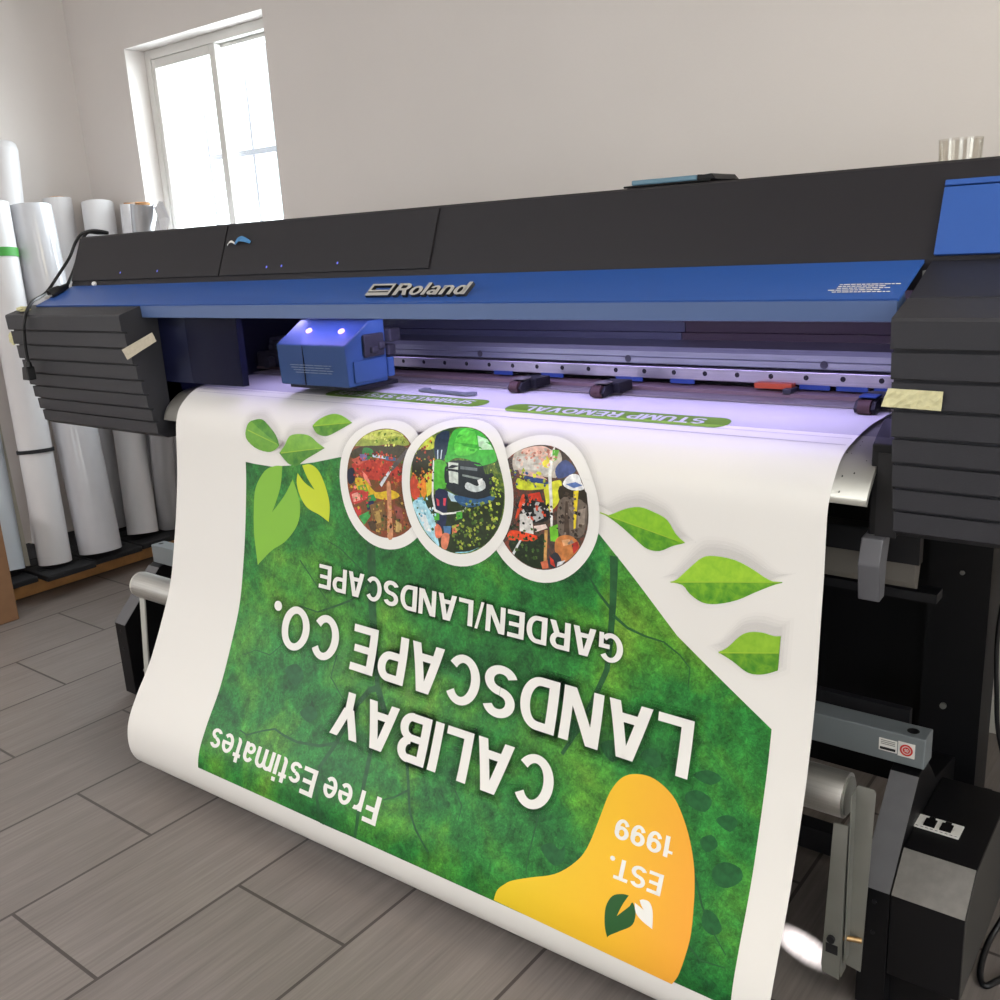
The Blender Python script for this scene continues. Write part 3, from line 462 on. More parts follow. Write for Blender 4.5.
struct('wall_left', wl_, M_wall)
RY0, RY1, RZ0, RZ1 = -1.2, 1.2, .9, 2.3        # unseen window added in the right wall for its light
wr_ = MB()
for q in ((Y0 - .2, RY0, 0, ZC), (RY1, Y1 + .2, 0, ZC), (RY0, RY1, 0, RZ0), (RY0, RY1, RZ1, ZC)): wr_.box(X1, X1 + .2, *q)
struct('wall_right', wr_, M_wall)
WX0, WX1, WZ0, WZ1 = -3.613, -2.778, .95, 2.012
wall_with_hole('wall_back', 'Y', Y1, .2, X0, X1, 0, ZC, [(WX0, WX1, WZ0, WZ1)])
FX0, FX1, FZ0, FZ1 = .2, 2.1, .9, 2.2
wall_with_hole('wall_front', 'Y', Y0, -.2, X0, X1, 0, ZC, [(FX0, FX1, FZ0, FZ1)])
for nm, q in (('baseboard_back', (X0, X1, Y1 - .015, Y1, 0, .09)), ('baseboard_left', (X0, X0 + .015, Y0, Y1 - .015, 0, .09))):
    struct(nm, MB().box(*q, bev=.003), M_trim)

# window in the back wall: frame, fixed sash on the left, sliding sash on the right, outside bars
w1 = MB()
fy0, fy1 = Y1 + .085, Y1 + .15
fr = [(WX0, WX0 + .035, WZ0, WZ1), (WX1 - .035, WX1, WZ0, WZ1), (WX0 + .035, WX1 - .035, WZ1 - .035, WZ1), (WX0 + .035, WX1 - .035, WZ0, WZ0 + .035)]
for a, b, c, d in fr: w1.box(a, b, fy0, fy1, c, d, bev=.003)
window = struct('window_1', w1, M_vinyl)
def sash(x0, x1, z0, z1, y0, y1, wl, wr, wt):
    s = MB()
    s.box(x0, x0 + wl, y0, y1, z0, z1, bev=.003); s.box(x1 - wr, x1, y0, y1, z0, z1, bev=.003)
    s.box(x0 + wl, x1 - wr, y0, y1, z1 - wt, z1, bev=.003); s.box(x0 + wl, x1 - wr, y0, y1, z0, z0 + wt, bev=.003)
    o = struct('sash', s, M_vinyl, window)
    struct('pane', MB().box(x0 + wl - .005, x1 - wr + .005, (y0 + y1) / 2 - .002, (y0 + y1) / 2 + .002, z0 + wt - .005, z1 - wt + .005), M_pane, o)
XM = -3.19
sash(WX0 + .036, XM + .02, WZ0 + .036, WZ1 - .036, Y1 + .088, Y1 + .117, .022, .035, .034)
sash(XM - .015, WX1 - .036, WZ0 + .036, WZ1 - .036, Y1 + .119, Y1 + .148, .03, .03, .014)
for k in range(6):
    x = -3.56 + k * .145
    struct('bar', MB().tube([(x, Y1 + .30, WZ0 - .1), (x, Y1 + .30, WZ1 - .02)], .007, 8), M_bar, window)
struct('crossbar', MB().box(WX0 - .1, WX1 + .1, Y1 + .292, Y1 + .308, 1.60, 1.622), M_bar, window)
# unseen glazing behind the camera, added to let light in
w2 = MB()
for a, b, c, d in [(FX0, FX0 + .06, FZ0, FZ1), (FX1 - .06, FX1, FZ0, FZ1), (FX0 + .06, FX1 - .06, FZ1 - .06, FZ1), (FX0 + .06, FX1 - .06, FZ0, FZ0 + .06), (1.12, 1.18, FZ0, FZ1)]:
    w2.box(a, b, Y0 - .12, Y0 - .06, c, d, bev=.003)
added_window2 = struct('added_window_front', w2, M_jet2)
struct('pane', MB().box(FX0 + .05, FX1 - .05, Y0 - .093, Y0 - .087, FZ0 + .05, FZ1 - .05), M_pane, added_window2)
w3 = MB()
for a, b, c, d in [(LY0, LY0 + .06, LZ0, LZ1), (LY1 - .06, LY1, LZ0, LZ1), (LY0 + .06, LY1 - .06, LZ1 - .06, LZ1), (LY0 + .06, LY1 - .06, LZ0, LZ0 + .06), (-1.93, -1.87, LZ0 + .06, LZ1 - .06)]:
    w3.box(X0 - .12, X0 - .06, a, b, c, d, bev=.003)
added_window3 = struct('added_window_left', w3, M_vinyl)
struct('pane', MB().box(X0 - .093, X0 - .087, LY0 + .05, LY1 - .05, LZ0 + .05, LZ1 - .05), M_pane, added_window3)
w4 = MB()
for a, b, c, d in [(RY0, RY0 + .06, RZ0, RZ1), (RY1 - .06, RY1, RZ0, RZ1), (RY0 + .06, RY1 - .06, RZ1 - .06, RZ1), (RY0 + .06, RY1 - .06, RZ0, RZ0 + .06), (-.03, .03, RZ0 + .06, RZ1 - .06)]:
    w4.box(X1 + .06, X1 + .12, a, b, c, d, bev=.003)
added_window4 = struct('added_window_right', w4, M_vinyl)
struct('pane', MB().box(X1 + .087, X1 + .093, RY0 + .05, RY1 - .05, RZ0 + .05, RZ1 - .05), M_pane, added_window4)
# unseen ceiling panels, added to brighten the room
for x, y in ((-2.6, -1.3), (.7, -.4), (1.3, 1.3)):
    t = thing('added_ceiling_light', 'unseen white ceiling panel added to light the room', 'ceiling light', (x, y, ZC - .06), 'added ceiling panels')
    f = MB()
    for a, b, c, d in ((-.6, -.57, -.3, .3), (.57, .6, -.3, .3), (-.57, .57, -.3, -.27), (-.57, .57, .27, .3)):
        f.box(x + a, x + b, y + c, y + d, ZC - .06, ZC)
    obj('frame', f, M_trim, t)
    obj('diffuser', MB().box(x - .57, x + .57, y - .27, y + .27, ZC - .03, ZC - .02), mat('added_lamp_diffuser', 'fff6e8', .5, emit=2.5), t)

# ------------------------------------------------------------------ the printed banner
def catmull(P, n=16):
    out = []; Q = [P[0]] + list(P) + [P[-1]]
    for i in range(len(P) - 1):
        a, b, c, d = Q[i:i + 4]
        for k in range(n):
            t = k / n
            out.append(tuple(.5 * (2 * b[j] + (c[j] - a[j]) * t + (2 * a[j] - 5 * b[j] + 4 * c[j] - d[j]) * t * t + (3 * b[j] - a[j] - 3 * c[j] + d[j]) * t ** 3) for j in (0, 1)))
    out.append(tuple(P[-1])); return out
CL, CR = catmull(PL), catmull(PR)
SA = [0.]
for i in range(1, len(CL)):
    q = [(CL[i][j] + CR[i][j] - CL[i - 1][j] - CR[i - 1][j]) / 2 for j in (0, 1)]
    SA.append(SA[-1] + (q[0] ** 2 + q[1] ** 2) ** .5)
def sheet(x, s, off=0.):
    """a point of the hanging sheet: x along its width, s along its length from the back of the platen"""
    i = max(1, min(len(SA) - 1, bisect.bisect_left(SA, s)))
    t = (s - SA[i - 1]) / (SA[i] - SA[i - 1]); w = (x - XL) / (XR - XL)
    def at(C):
        return [C[i - 1][j] + (C[i][j] - C[i - 1][j]) * t for j in (0, 1)], [C[i][j] - C[i - 1][j] for j in (0, 1)]
    (l, dl), (r, dr) = at(CL), at(CR)
    y = l[0] + (r[0] - l[0]) * w; z = l[1] + (r[1] - l[1]) * w
    if off:
        dy = dl[0] + (dr[0] - dl[0]) * w; dz = dl[1] + (dr[1] - dl[1]) * w; q = (dy * dy + dz * dz) ** .5
        y += off * dz / q; z -= off * dy / q
    return (x, y, z)
DS, NX = .008, 16
DX = (XR - XL) / NX
NS = int(SA[-1] / DS)
b = MB()
b.add([sheet(XL + i * DX, k * DS) for k in range(NS + 1) for i in range(NX + 1)],
      [(k * (NX + 1) + i, k * (NX + 1) + i + 1, (k + 1) * (NX + 1) + i + 1, (k + 1) * (NX + 1) + i) for k in range(NS) for i in range(NX)], True)
bmesh.ops.reverse_faces(b.bm, faces=b.bm.faces[:])
banner = tag(obj('banner', b, M_media, fix=False), 'white vinyl banner with green landscaping artwork, hanging upside down over the printer front', 'banner')

PRINT = {}
def ink(c, rough=.38):
    if c not in PRINT: PRINT[c] = mat('ink_' + c, c, rough, spec=.3)
    return PRINT[c]
def on_sheet(name, shapes, parent=None, label=None):
    """shapes: (verts, faces, material, layer) in sheet coordinates (x, s), laid onto the sheet"""
    out = MB()
    for V, F, m, layer in shapes:
        t = bmesh.new(); vs = [t.verts.new((p[0], p[1], 0)) for p in V]
        for f in F:
            try: t.faces.new([vs[i] for i in f])
            except ValueError: pass
        t.normal_update()
        bmesh.ops.triangulate(t, faces=t.faces[:], ngon_method='EAR_CLIP')
        bmesh.ops.remove_doubles(t, verts=t.verts[:], dist=1e-6)
        for ax, org, step in ((1, 0., DS), (0, XL, DX)):
            lo = min(v.co[ax] for v in t.verts); hi = max(v.co[ax] for v in t.verts)
            k = math.ceil((lo - org) / step)
            while org + k * step < hi:
                co = [0, 0, 0]; co[ax] = org + k * step; no = [0, 0, 0]; no[ax] = 1
                bmesh.ops.bisect_plane(t, geom=t.verts[:] + t.edges[:] + t.faces[:], plane_co=co, plane_no=no, dist=1e-7)
                k += 1
        t.normal_update()
        bmesh.ops.reverse_faces(t, faces=[f for f in t.faces if f.normal.z > 0])
        t.verts.index_update()
        out.use(m)
        out.add([sheet(v.co.x, v.co.y, .00035 + .0002 * layer) for v in t.verts], [[w.index for w in f.verts] for f in t.faces], True)
        t.free()
    o = obj(name, out, None, parent or banner, fix=False)
    if label: o['label'] = label
    return o
def P(pts): return (pts, [tuple(range(len(pts)))])
def curve2(pts, n=5, closed=True):
    """smooth closed outline through the given points"""
    N = len(pts); out = []
    for i in range(N):
        a, b_, c, d = pts[i - 1], pts[i], pts[(i + 1) % N], pts[(i + 2) % N]
        for k in range(n):
            t = k / n
            out.append([.5 * (2 * b_[j] + (c[j] - a[j]) * t + (2 * a[j] - 5 * b_[j] + 4 * c[j] - d[j]) * t * t + (3 * b_[j] - a[j] - 3 * c[j] + d[j]) * t ** 3) for j in (0, 1)])
    return out
def curve_keep(pts, sharp, n=4):
    """smooth closed outline that keeps the listed corner points sharp"""
    N = len(pts); sharp = sorted(i % N for i in sharp); out = []
    for q in range(len(sharp)):
        a, b_ = sharp[q], sharp[(q + 1) % len(sharp)]
        idx = [a]
        while idx[-1] != b_ or len(idx) == 1: idx.append((idx[-1] + 1) % N)
        seg = [pts[i] for i in idx]
        if len(seg) == 2: out.append(seg[0]); continue
        S = [seg[0]] + seg + [seg[-1]]
        for i in range(len(seg) - 1):
            for k in range(n):
                t = k / n; a_, b2, c_, d_ = S[i:i + 4]
                out.append([.5 * (2 * b2[j] + (c_[j] - a_[j]) * t + (2 * a_[j] - 5 * b2[j] + 4 * c_[j] - d_[j]) * t * t + (3 * b2[j] - a_[j] - 3 * c_[j] + d_[j]) * t ** 3) for j in (0, 1)])
    return out
def ellipse(cx, cy, rx, ry, n=56):
    return [(cx + rx * math.cos(2 * PI * k / n), cy + ry * math.sin(2 * PI * k / n)) for k in range(n)]
def ribbon(pts, w0, w1=None):
    """tapered line of (x,s) points"""
    w1 = w0 * .45 if w1 is None else w1; n = len(pts); L, R = [], []
    for i in range(n):
        a, c = pts[max(i - 1, 0)], pts[min(i + 1, n - 1)]
        dx, dy = c[0] - a[0], c[1] - a[1]; q = math.hypot(dx, dy) or 1
        w = (w0 + (w1 - w0) * i / (n - 1)) / 2
        L.append((pts[i][0] - dy / q * w, pts[i][1] + dx / q * w)); R.append((pts[i][0] + dy / q * w, pts[i][1] - dx / q * w))
    return (L + R, [(i, i + 1, n + i + 1, n + i) for i in range(n - 1)])
HALO = [clear_ink('printed_halo_' + str(k), '0e2f18', a) for k, a in enumerate((.08, .10, .12))]
def words(name, body, xr, xl, base_r, base_l, cap, bold, m, layer=3, parent=None, label=None, halo=False):
    """a line of upside-down lettering: starts at x = xr, runs to x = xl, capitals grow towards +s"""
    V, F = text_geo(body)
    pts = [(xr + (xl - xr) * v[0], base_r + (base_l - base_r) * v[0] + cap * v[1]) for v in V]
    sh = [(pts, F, m, layer)]
    if halo:
        for k, g in enumerate((.17, .11, .055)):
            V2, F2 = text_geo(body, .085, g)
            sh.append(([(xr + (xl - xr) * v[0], base_r + (base_l - base_r) * v[0] + cap * v[1]) for v in V2], F2, HALO[k], layer - 1.5 + .35 * k))
    return on_sheet(name, sh, parent, label)

M_fol = foliage_print_material()
green = [(-1.731, .765), (-1.70, .7665), (-1.64, .767), (-1.58, .759), (-1.50, .745), (-1.42, .727), (-1.198, .70), (-.92, .70), (-.80, .797),
         (-.651, .938), (-.489, 1.049), (-.486, 1.455), (-1.731, 1.455)]
bg = on_sheet('background_print', [(*P(green), M_fol, 0)], label='green forest print covering the banner')
m_br = mat('printed_branch', '24583060'[:6], .38, spec=.3, noise=.25, nscale=60); m_bl = mat('printed_leaf_cluster', '1f5c30', .38, spec=.3, noise=.25, nscale=80)
for line, w in ART['branches']:
    on_sheet('branch_print', [(*ribbon(line, w), m_br, 1)], bg)
for q in ART['blotches']:
    on_sheet('leaf_cluster_print', [(*P(curve2(q, 3)), m_bl, 1)], bg)
words('lettering', 'LANDSCAPE CO.', -.610, -1.612, 1.069, 1.054, .0915, .018, M_white, 4, label='white lettering LANDSCAPE CO.', halo=True)
words('lettering', 'CALIBAY', -.844, -1.376, 1.1965, 1.1935, .0895, .018, M_white, 4, label='white lettering CALIBAY', halo=True)
words('lettering', 'GARDEN/LANDSCAPE', -.746, -1.479, .9585, .955, .049, .012, M_white, 4, label='white lettering GARDEN/LANDSCAPE', halo=True)
words('lettering', 'Free Estimates', -1.199, -1.705, 1.3625, 1.3605, .053, .012, M_white, label='white lettering Free Estimates')
# the yellow badge
m, nt, bs, oc = new_nodes('printed_yellow', .38, .3)
sp = nt.nodes.new('ShaderNodeSeparateXYZ'); nt.links.new(oc, sp.inputs[0])
ma = nt.nodes.new('ShaderNodeMath'); ma.operation = 'MULTIPLY_ADD'; ma.inputs[1].default_value = 3.; ma.inputs[2].default_value = .5
nt.links.new(sp.outputs['X'], ma.inputs[0])
nt.links.new(ramp(nt, ma.outputs[0], [(0., 'e8c82a'), (.6, 'efb92e'), (1., 'efa63a')]), bs.inputs['Base Color'])
badge = on_sheet('badge_print', [(*P(curve_keep(ART['blob'], (0, 20))), m, 2)], label='yellow printed badge reading EST. 1999')
words('lettering', '1999', -.614, -.718, 1.252, 1.251, .031, .018, M_white, 3, badge, 'white lettering 1999')
words('lettering', 'EST.', -.621, -.716, 1.3085, 1.309, .030, .018, M_white, 3, badge, 'white lettering EST.')
on_sheet('leaf_emblem', [(*P(curve_keep(ART['logo_dark'], (0, 5, 7, 8))), ink('27592c'), 3)], badge, 'dark green leaf emblem')
on_sheet('leaf_emblem', [(*P(curve_keep(ART['logo_white'], (0, 2, 4, 8))), M_white, 3)], badge, 'white leaf emblem')
on_sheet('leaf_emblem', [(*P(curve_keep(ART['big_leaf'], (0, 6, 8, 10))), ink('83bb3c'), 2)], label='large light green leaf emblem')
on_sheet('leaf_emblem', [(*P(curve_keep(ART['small_leaf'], (0, 5, 10, 12))), ink('c3d22b'), 2)], label='small yellow green leaf emblem')
# photo-like leaves
SMUDGE = [clear_ink('printed_smudge_' + str(k), '4c3f50', a) for k, a in enumerate((.025, .03, .035, .04))]
def smudge(pts, ds, grow, layer):
    cx = sum(p[0] for p in pts) / len(pts); cs = sum(p[1] for p in pts) / len(pts)
    w = max(p[0] for p in pts) - min(p[0] for p in pts); hh = max(p[1] for p in pts) - min(p[1] for p in pts)
    return [(*P([(cx + (p[0] - cx) * (1 + 2 * g / w), cs + (p[1] - cs) * (1 + 2 * g / hh) - ds) for p in pts]), SMUDGE[k], layer + .15 * k) for k, g in enumerate((grow * 1.6, grow * 1.1, grow * .6, grow * .15))]
m_vein = ink('9cbf3c')
SHARP = {'A': (0, 6), 'B': (0, 6), 'C': (0, 4), 'D': (0, 7), 'E': (0, 9, 10), 'F': (0, 6, 7)}
for k, (t_, b_, lb) in {'A': ('5f9a34', '3a7a2c', 'green leaf cut off at its left edge, above the emblem'), 'B': ('68a036', '3a7a2c', 'green leaf right above the leaf emblem'),
                  'C': ('74a83c', '467f30', 'green leaf left of the first round photo'), 'D': ('78b42c', '3f8526', 'green leaf beside the third round photo'),
                  'E': ('86bc30', '448a26', 'large green leaf, middle one at the right'), 'F': ('7eb030', '3f8428', 'green leaf cut off at its right edge')}.items():
    lm = leaf_print_material('printed_leaf', t_, b_)
    out_ = curve_keep(ART['leaf' + k], SHARP[k], 3); half = ART['leaf' + k][:SHARP[k][1] + 1] + ([ART['vF'][1]] if k == 'F' else [])
    lf = on_sheet('leaf_print', [(*P(out_), lm, 1), (*P(curve_keep(half, (0, len(half) - 2, len(half) - 1) if k == 'F' else (0, len(half) - 1), 3)), leaf_print_material('printed_leaf_half', {'A': '76ab3a', 'B': '82b83a', 'C': '8cbf42', 'D': '93c832', 'E': 'a3cf3a', 'F': '96c23a'}[k], t_), 1.4)] + smudge(out_, .012, .012, -.8), label=lb)
    on_sheet('vein', [(*ribbon(ART['v' + k], .0022, .0012), m_vein, 2)], lf)
def photo_ink(c):
    return mat('photo_ink_' + c, c, .38, spec=.3, noise=.28, nscale=110)
SPECKS = {1: [(-1.30, .735, .075, .030, 70, ['c8402c', 'a82a22', 'd86038', '6a1f18', '4a6a28']), (-1.27, .835, .07, .04, 60, ['6a4a22', 'a8602c', '4a5a22', '3a2a18', 'c09a48']),
              (-1.29, .675, .06, .018, 40, ['b8c04a', '8a9a38', '5a7a28', 'd8d880']), (-1.36, .79, .03, .04, 25, ['d8b428', 'c83a30', '2e7d3c', 'e08070'])],
          2: [(-1.06, .83, .055, .06, 150, ['98a838', '74882e', '56742a', '2a3c18', 'b8c050', '3a5a22', '4a6a26']), (-1.01, .76, .02, .07, 60, ['b0c840', '8aa034', '4a6a24', 'd0d858']),
              (-1.19, .72, .03, .05, 50, ['c84a30', '2a2a14', 'e08a28', '7a3a1c', 'a8b040']), (-1.19, .83, .035, .05, 50, ['a8d8e8', 'd8eef4', '6aa8c0', '3a5a30'])],
          3: [(-.94, .68, .05, .02, 50, ['d8a090', 'b87868', 'e8c8b8', 'c8c0b8']), (-.95, .72, .05, .015, 30, ['d8d838', '9aa828', '2a4a80']), (-.95, .83, .05, .035, 50, ['2a3a1c', '14200e', '3c5a28', '506a30']),
              (-.93, .77, .04, .02, 40, ['383838', 'b8b8b8', 'd84a28', '101010']), (-.86, .78, .025, .05, 30, ['4a3c32', '8a7c70', '2a241e'])]}
# three round photographs with white rims
info = [(1, (-1.293, .767, .1285, .1285), (-1.294, .766, .1055, .107), 2, [(.3, '2e2412'), (.45, '6a4a22'), (.58, '8a3a26'), (.7, 'b8902c')], 'gardeners among red flowers'),
        (3, (-.922, .769, .1235, .130), (-.921, .768, .101, .109), 2, [(.3, '241c16'), (.5, '4a4038'), (.65, '8a3a26'), (.8, 'b8b4a8')], 'garden tools and pots'),
        (2, (-1.110, .759, .135, .141), (-1.109, .758, .115, .119), 6, [(.3, '1e2c16'), (.48, '3c5a22'), (.62, '84982e'), (.78, 'c0c850')], 'green ride-on mower and a gardener')]
for n, o_, i_, lay, stops, lb in info:
    rim = on_sheet('round_photo', [(*P(ellipse(*o_)), M_white, lay)] + smudge(ellipse(*o_), .004, .008, lay - .7), label='round white rimmed photo of ' + lb)
    sh = [(*P(ellipse(*i_)), photo_print_material('printed_photo', stops, 45), lay + 1)]
    for c_, q in ART['photos'][str(n)]:
        # keep every patch inside the photo's rim
        cl = []
        for (x, s) in q:
            dx, ds = (x - i_[0]) / i_[2], (s - i_[1]) / i_[3]; d = math.hypot(dx, ds)
            if d > .985: dx *= .985 / d; ds *= .985 / d
            cl.append((i_[0] + dx * i_[2], i_[1] + ds * i_[3]))
        sh.append((*P(curve2(cl, 3) if len(cl) > 4 else cl), photo_ink(c_), lay + 1.5 + .04 * len(sh)))
    for cx, cs, rx, rs, cnt, pal in SPECKS[n]:
        for _ in range(int(cnt * 1.6)):
            a = random.uniform(0, 2 * PI); r = math.sqrt(random.random()); x = cx + rx * r * math.cos(a); s = cs + rs * r * math.sin(a)
            if math.hypot((x - i_[0]) / i_[2], (s - i_[1]) / i_[3]) > .93: continue
            q = random.uniform(.0022, .0058); b_ = random.uniform(0, PI)
            pts = [(x + q * random.uniform(.5, 1) * math.cos(b_ + k * PI / 2), s + q * random.uniform(.4, 1) * math.sin(b_ + k * PI / 2)) for k in range(4)]
            sh.append((*P(pts), photo_ink(random.choice(pal)), lay + 1.5 + .04 * min(len(sh), 48)))
    on_sheet('picture', sh, rim)
# green pills with white words near the printing line
def pill(x0, x1, s0, s1, n=10):
    r = (s1 - s0) / 2; c = (s0 + s1) / 2
    return [(x1 - r + r * math.sin(PI * k / n), c - r * math.cos(PI * k / n)) for k in range(n + 1)] + [(x0 + r - r * math.sin(PI * k / n), c + r * math.cos(PI * k / n)) for k in range(n + 1)]
p1 = on_sheet('caption_print', [(*P(pill(-1.075, -.633, .530, .579)), ink('7fa93a'), 1)], label='green caption bar STUMP REMOVAL')
words('lettering', 'STUMP REMOVAL', -.675, -1.035, .541, .541, .026, .014, M_white, 2, p1, 'white lettering STUMP REMOVAL')
p2 = on_sheet('caption_print', [(*P(pill(-1.571, -1.131, .521, .570)), ink('7fa93a'), 1)], label='green caption bar of sprinkler services')
words('lettering', 'SPRINKLER SYSTEMS', -1.165, -1.545, .532, .532, .026, .014, M_white, 2, p2, 'white lettering SPRINKLER SYSTEMS')
on_sheet('registration_line', [(*ribbon([(XL + .02, .600 - k * .022), (XR - .005, .600 - k * .022)], .0011, .0011), ink('a9a4ae'), 1) for k in (0, 1)])
# ------------------------------------------------------------------ the printer
PRN = thing('wide_format_printer', 'wide blue and dark grey large format printer with louvred end cabinets, by the back wall', 'printer', (-1.2, 1.65, 0))
XA, XB = -2.08, -.355          # inner faces of the two end cabinets
XE = 1.05                       # right end (outside the frame)
def cabinet(name, x0, x1, label):
    n = 8; zt, zb, yt, yb = 1.089, .797, 1.245, 1.308; fr = [0, .134, .266, .40, .53, .652, .772, .886, 1]
    prof = [(yt + .066, 1.112), (yt + .002, 1.093), (yt, zt)]
    for k in range(n):
        za, zc = zt + (zb - zt) * fr[k], zt + (zb - zt) * fr[k + 1]
        ya, yc = yt + (yb - yt) * k / n, yt + (yb - yt) * (k + 1) / n
        prof += [(ya, za), (ya + .002, zc + .006), (ya + .004, zc + .0042)]
        if k < n - 1: prof += [(yc + .008, zc + .004), (yc + .008, zc - .001)]
    prof = [prof[0], prof[1]] + prof[2:]
    prof += [(yb + .02, zb - .008), (yb + .10, zb - .008), (yt + .10, 1.112)]
    cl = []
    for q in prof:
        if not cl or (abs(q[0] - cl[-1][0]) + abs(q[1] - cl[-1][1])) > 1e-5: cl.append(q)
    o = obj(name, MB().prism(cl, x0, x1), M_dark, PRN); o['label'] = label
    return o
cabinet('louvred_cabinet', -2.625, XA, 'dark grey louvred cabinet at the left end')
cabinet('louvred_cabinet', XB, XE, 'dark grey louvred cabinet at the right end')
# side frames beside the opening
obj('side_frame', MB().box(XA - .002, -1.783, 1.345, 1.362, .926, 1.10).box(-2.60, XA + .0, 1.345, 1.90, .83, 1.10), M_navy, PRN)
obj('side_frame', MB().box(XB + .003, XE, 1.425, 1.90, .81, 1.10), M_jet, PRN)
obj('cabinet_top', MB().prism([(1.312, 1.1135), (1.41, 1.1535), (1.41, 1.10), (1.312, 1.08)], XB + .002, XE), mat('dark_navy_top', '22232e', .45), PRN)
# blue front cover with its lip
fc = MB().prism([(1.300, 1.1125), (1.302, 1.109), (1.413, 1.152), (1.411, 1.1555)], -2.562, XB - .008)
cover = obj('front_cover', fc, M_blue, PRN)
obj('cover_lip', MB().prism([(1.3015, 1.1105), (1.303, 1.083), (1.315, 1.081), (1.345, 1.10), (1.335, 1.118)], XA + .003, XB - .010), M_blue2, cover)
# raised lettering on the cover
ey = Vector((0, 1.411 - 1.300, 1.1555 - 1.1125)).normalized(); en = Vector((0, -ey.z, ey.y)); ex = Vector((1, 0, 0))
O = Vector((0, 1.300, 1.1125))
def on_cover(x, h, d): return O + ex * x + ey * h + en * d
LX0, LX1, LH0, LH1 = -1.2730, -1.0990, .0, .0245
lu = Vector((0, .57, .82)).normalized(); ln = Vector((0, -lu.z, lu.y)); LO = Vector((0, 1.3225, 1.1215))
def on_logo(x, hh, d): return LO + ex * (x + .5 * hh) + lu * hh + ln * d
V, F = text_geo('Roland', .07)
lg = MB()
def logo_pt(fx, fy, z): return on_logo(LX0 + (LX1 - LX0) * fx, LH0 + (LH1 - LH0) * fy, z)
for mm, d0, d1 in ((M_logoside, 0., .006), (M_silverlogo, .006, .0066)):
    lg.use(mm)
    for f in F:
        n = len(f)
        v = [logo_pt(V[i][0] + (.012 if mm is M_logoside else 0), V[i][1] - (.10 if mm is M_logoside else 0), d0) for i in f] + [logo_pt(V[i][0], V[i][1], d1) for i in f]
        lg.add(v, [tuple(range(n - 1, -1, -1)), tuple(range(n, 2 * n))] + [(i, (i + 1) % n, n + (i + 1) % n, n + i) for i in range(n)])
obj('brand_lettering', lg, None, cover, fix=True)['label'] = 'raised silver lettering with black sides'
em = MB()
def em_bar(u0, u1, h0, h1):
    for mm, d0, d1 in ((M_logoside, .0, .006), (M_silverlogo, .006, .0066)):
        em.use(mm); dd = .0015 if mm is M_logoside else 0
        q = lambda x, h, d: on_logo(x, h, d)
        v = [q(u0, h0 - dd, d0), q(u1 + dd, h0 - dd, d0), q(u1 + dd, h1, d0), q(u0, h1, d0), q(u0, h0, d1), q(u1, h0, d1), q(u1, h1, d1), q(u0, h1, d1)]
        em.add(v, [(0, 3, 2, 1), (4, 5, 6, 7), (0, 1, 5, 4), (1, 2, 6, 5), (2, 3, 7, 6), (3, 0, 4, 7)])
em_bar(-1.344, -1.284, .0210, .0245); em_bar(-1.344, -1.338, .0085, .0209); em_bar(-1.338, -1.289, .0085, .0115); em_bar(-1.344, -1.284, .0, .0062); em_bar(-1.289, -1.284, .0063, .0209)
obj('brand_emblem', em, None, cover)['label'] = 'raised silver parallelogram emblem'
wl = MB()
for r_, (x0, x1) in enumerate([(-.452, -.372), (-.452, -.395), (-.452, -.384), (-.462, -.40), (-.455, -.382)]):
    x = x0
    while x < x1:
        w = random.uniform(.003, .009); h = .042 - r_ * .0058
        wl.add([on_cover(x, h, .0008), on_cover(x + w, h, .0008), on_cover(x + w, h + .0022, .0008), on_cover(x, h + .0022, .0008)], [(0, 1, 2, 3)])
        x += w + .0013
obj('warning_print', wl, M_white, cover)['label'] = 'tiny white warning lines'
# black upper cover, two raised lids at the left, blue end lid at the right
def slope(y): return 1.155 + (y - 1.41) * (1.287 - 1.155) / .13
tp = MB().prism([(1.411, 1.156), (1.461, 1.280), (1.467, 1.2835), (1.96, 1.292), (1.98, 1.28), (1.98, 1.115), (1.413, 1.115)], -2.566, XE)
top = obj('upper_cover', tp, M_black, PRN)
sy = Vector((0, .050, .124)).normalized(); sn = Vector((0, -sy.z, sy.y)); SO = Vector((0, 1.411, 1.156))
def on_slope(x, h, d): return SO + ex * x + sy * h + sn * d
def lid(name, x0, x1, h0, h1, d, m, skew=0.):
    v = [on_slope(x0, h0, 0), on_slope(x1, h0, 0), on_slope(x1, h1, 0), on_slope(x0, h1, 0), on_slope(x0, h0, d), on_slope(x1, h0, d), on_slope(x1, h1, d), on_slope(x0, h1, d)]
    return obj(name, MB().poly(v, [(0, 3, 2, 1), (4, 5, 6, 7), (0, 1, 5, 4), (1, 2, 6, 5), (2, 3, 7, 6), (3, 0, 4, 7)], .0012), m, top)
lid('lid', -2.566, -1.917, .012, .132, .004, M_black)
lid('lid', -1.912, -1.263, .012, .132, .004, M_black)
lid('end_lid', XB + .004, XE, .004, .098, .006, M_blue)['label'] = 'blue end lid'
lid('end_lid', XB + .004, XE, .100, .108, .006, M_blue)['label'] = 'blue rim of the end lid'
for x, h in ((-2.33, .030), (-2.165, .030), (-1.745, .028), (-1.695, .029), (-1.518, .030)):
    obj('indicator', MB().disc(on_slope(x, h, .0045), sn, .0028), M_dot, top)
# gap hinge at the right end of the cover
obj('hinge', MB().box(XB - .004, XB + .002, 1.39, 1.41, 1.130, 1.142), M_steel, PRN)
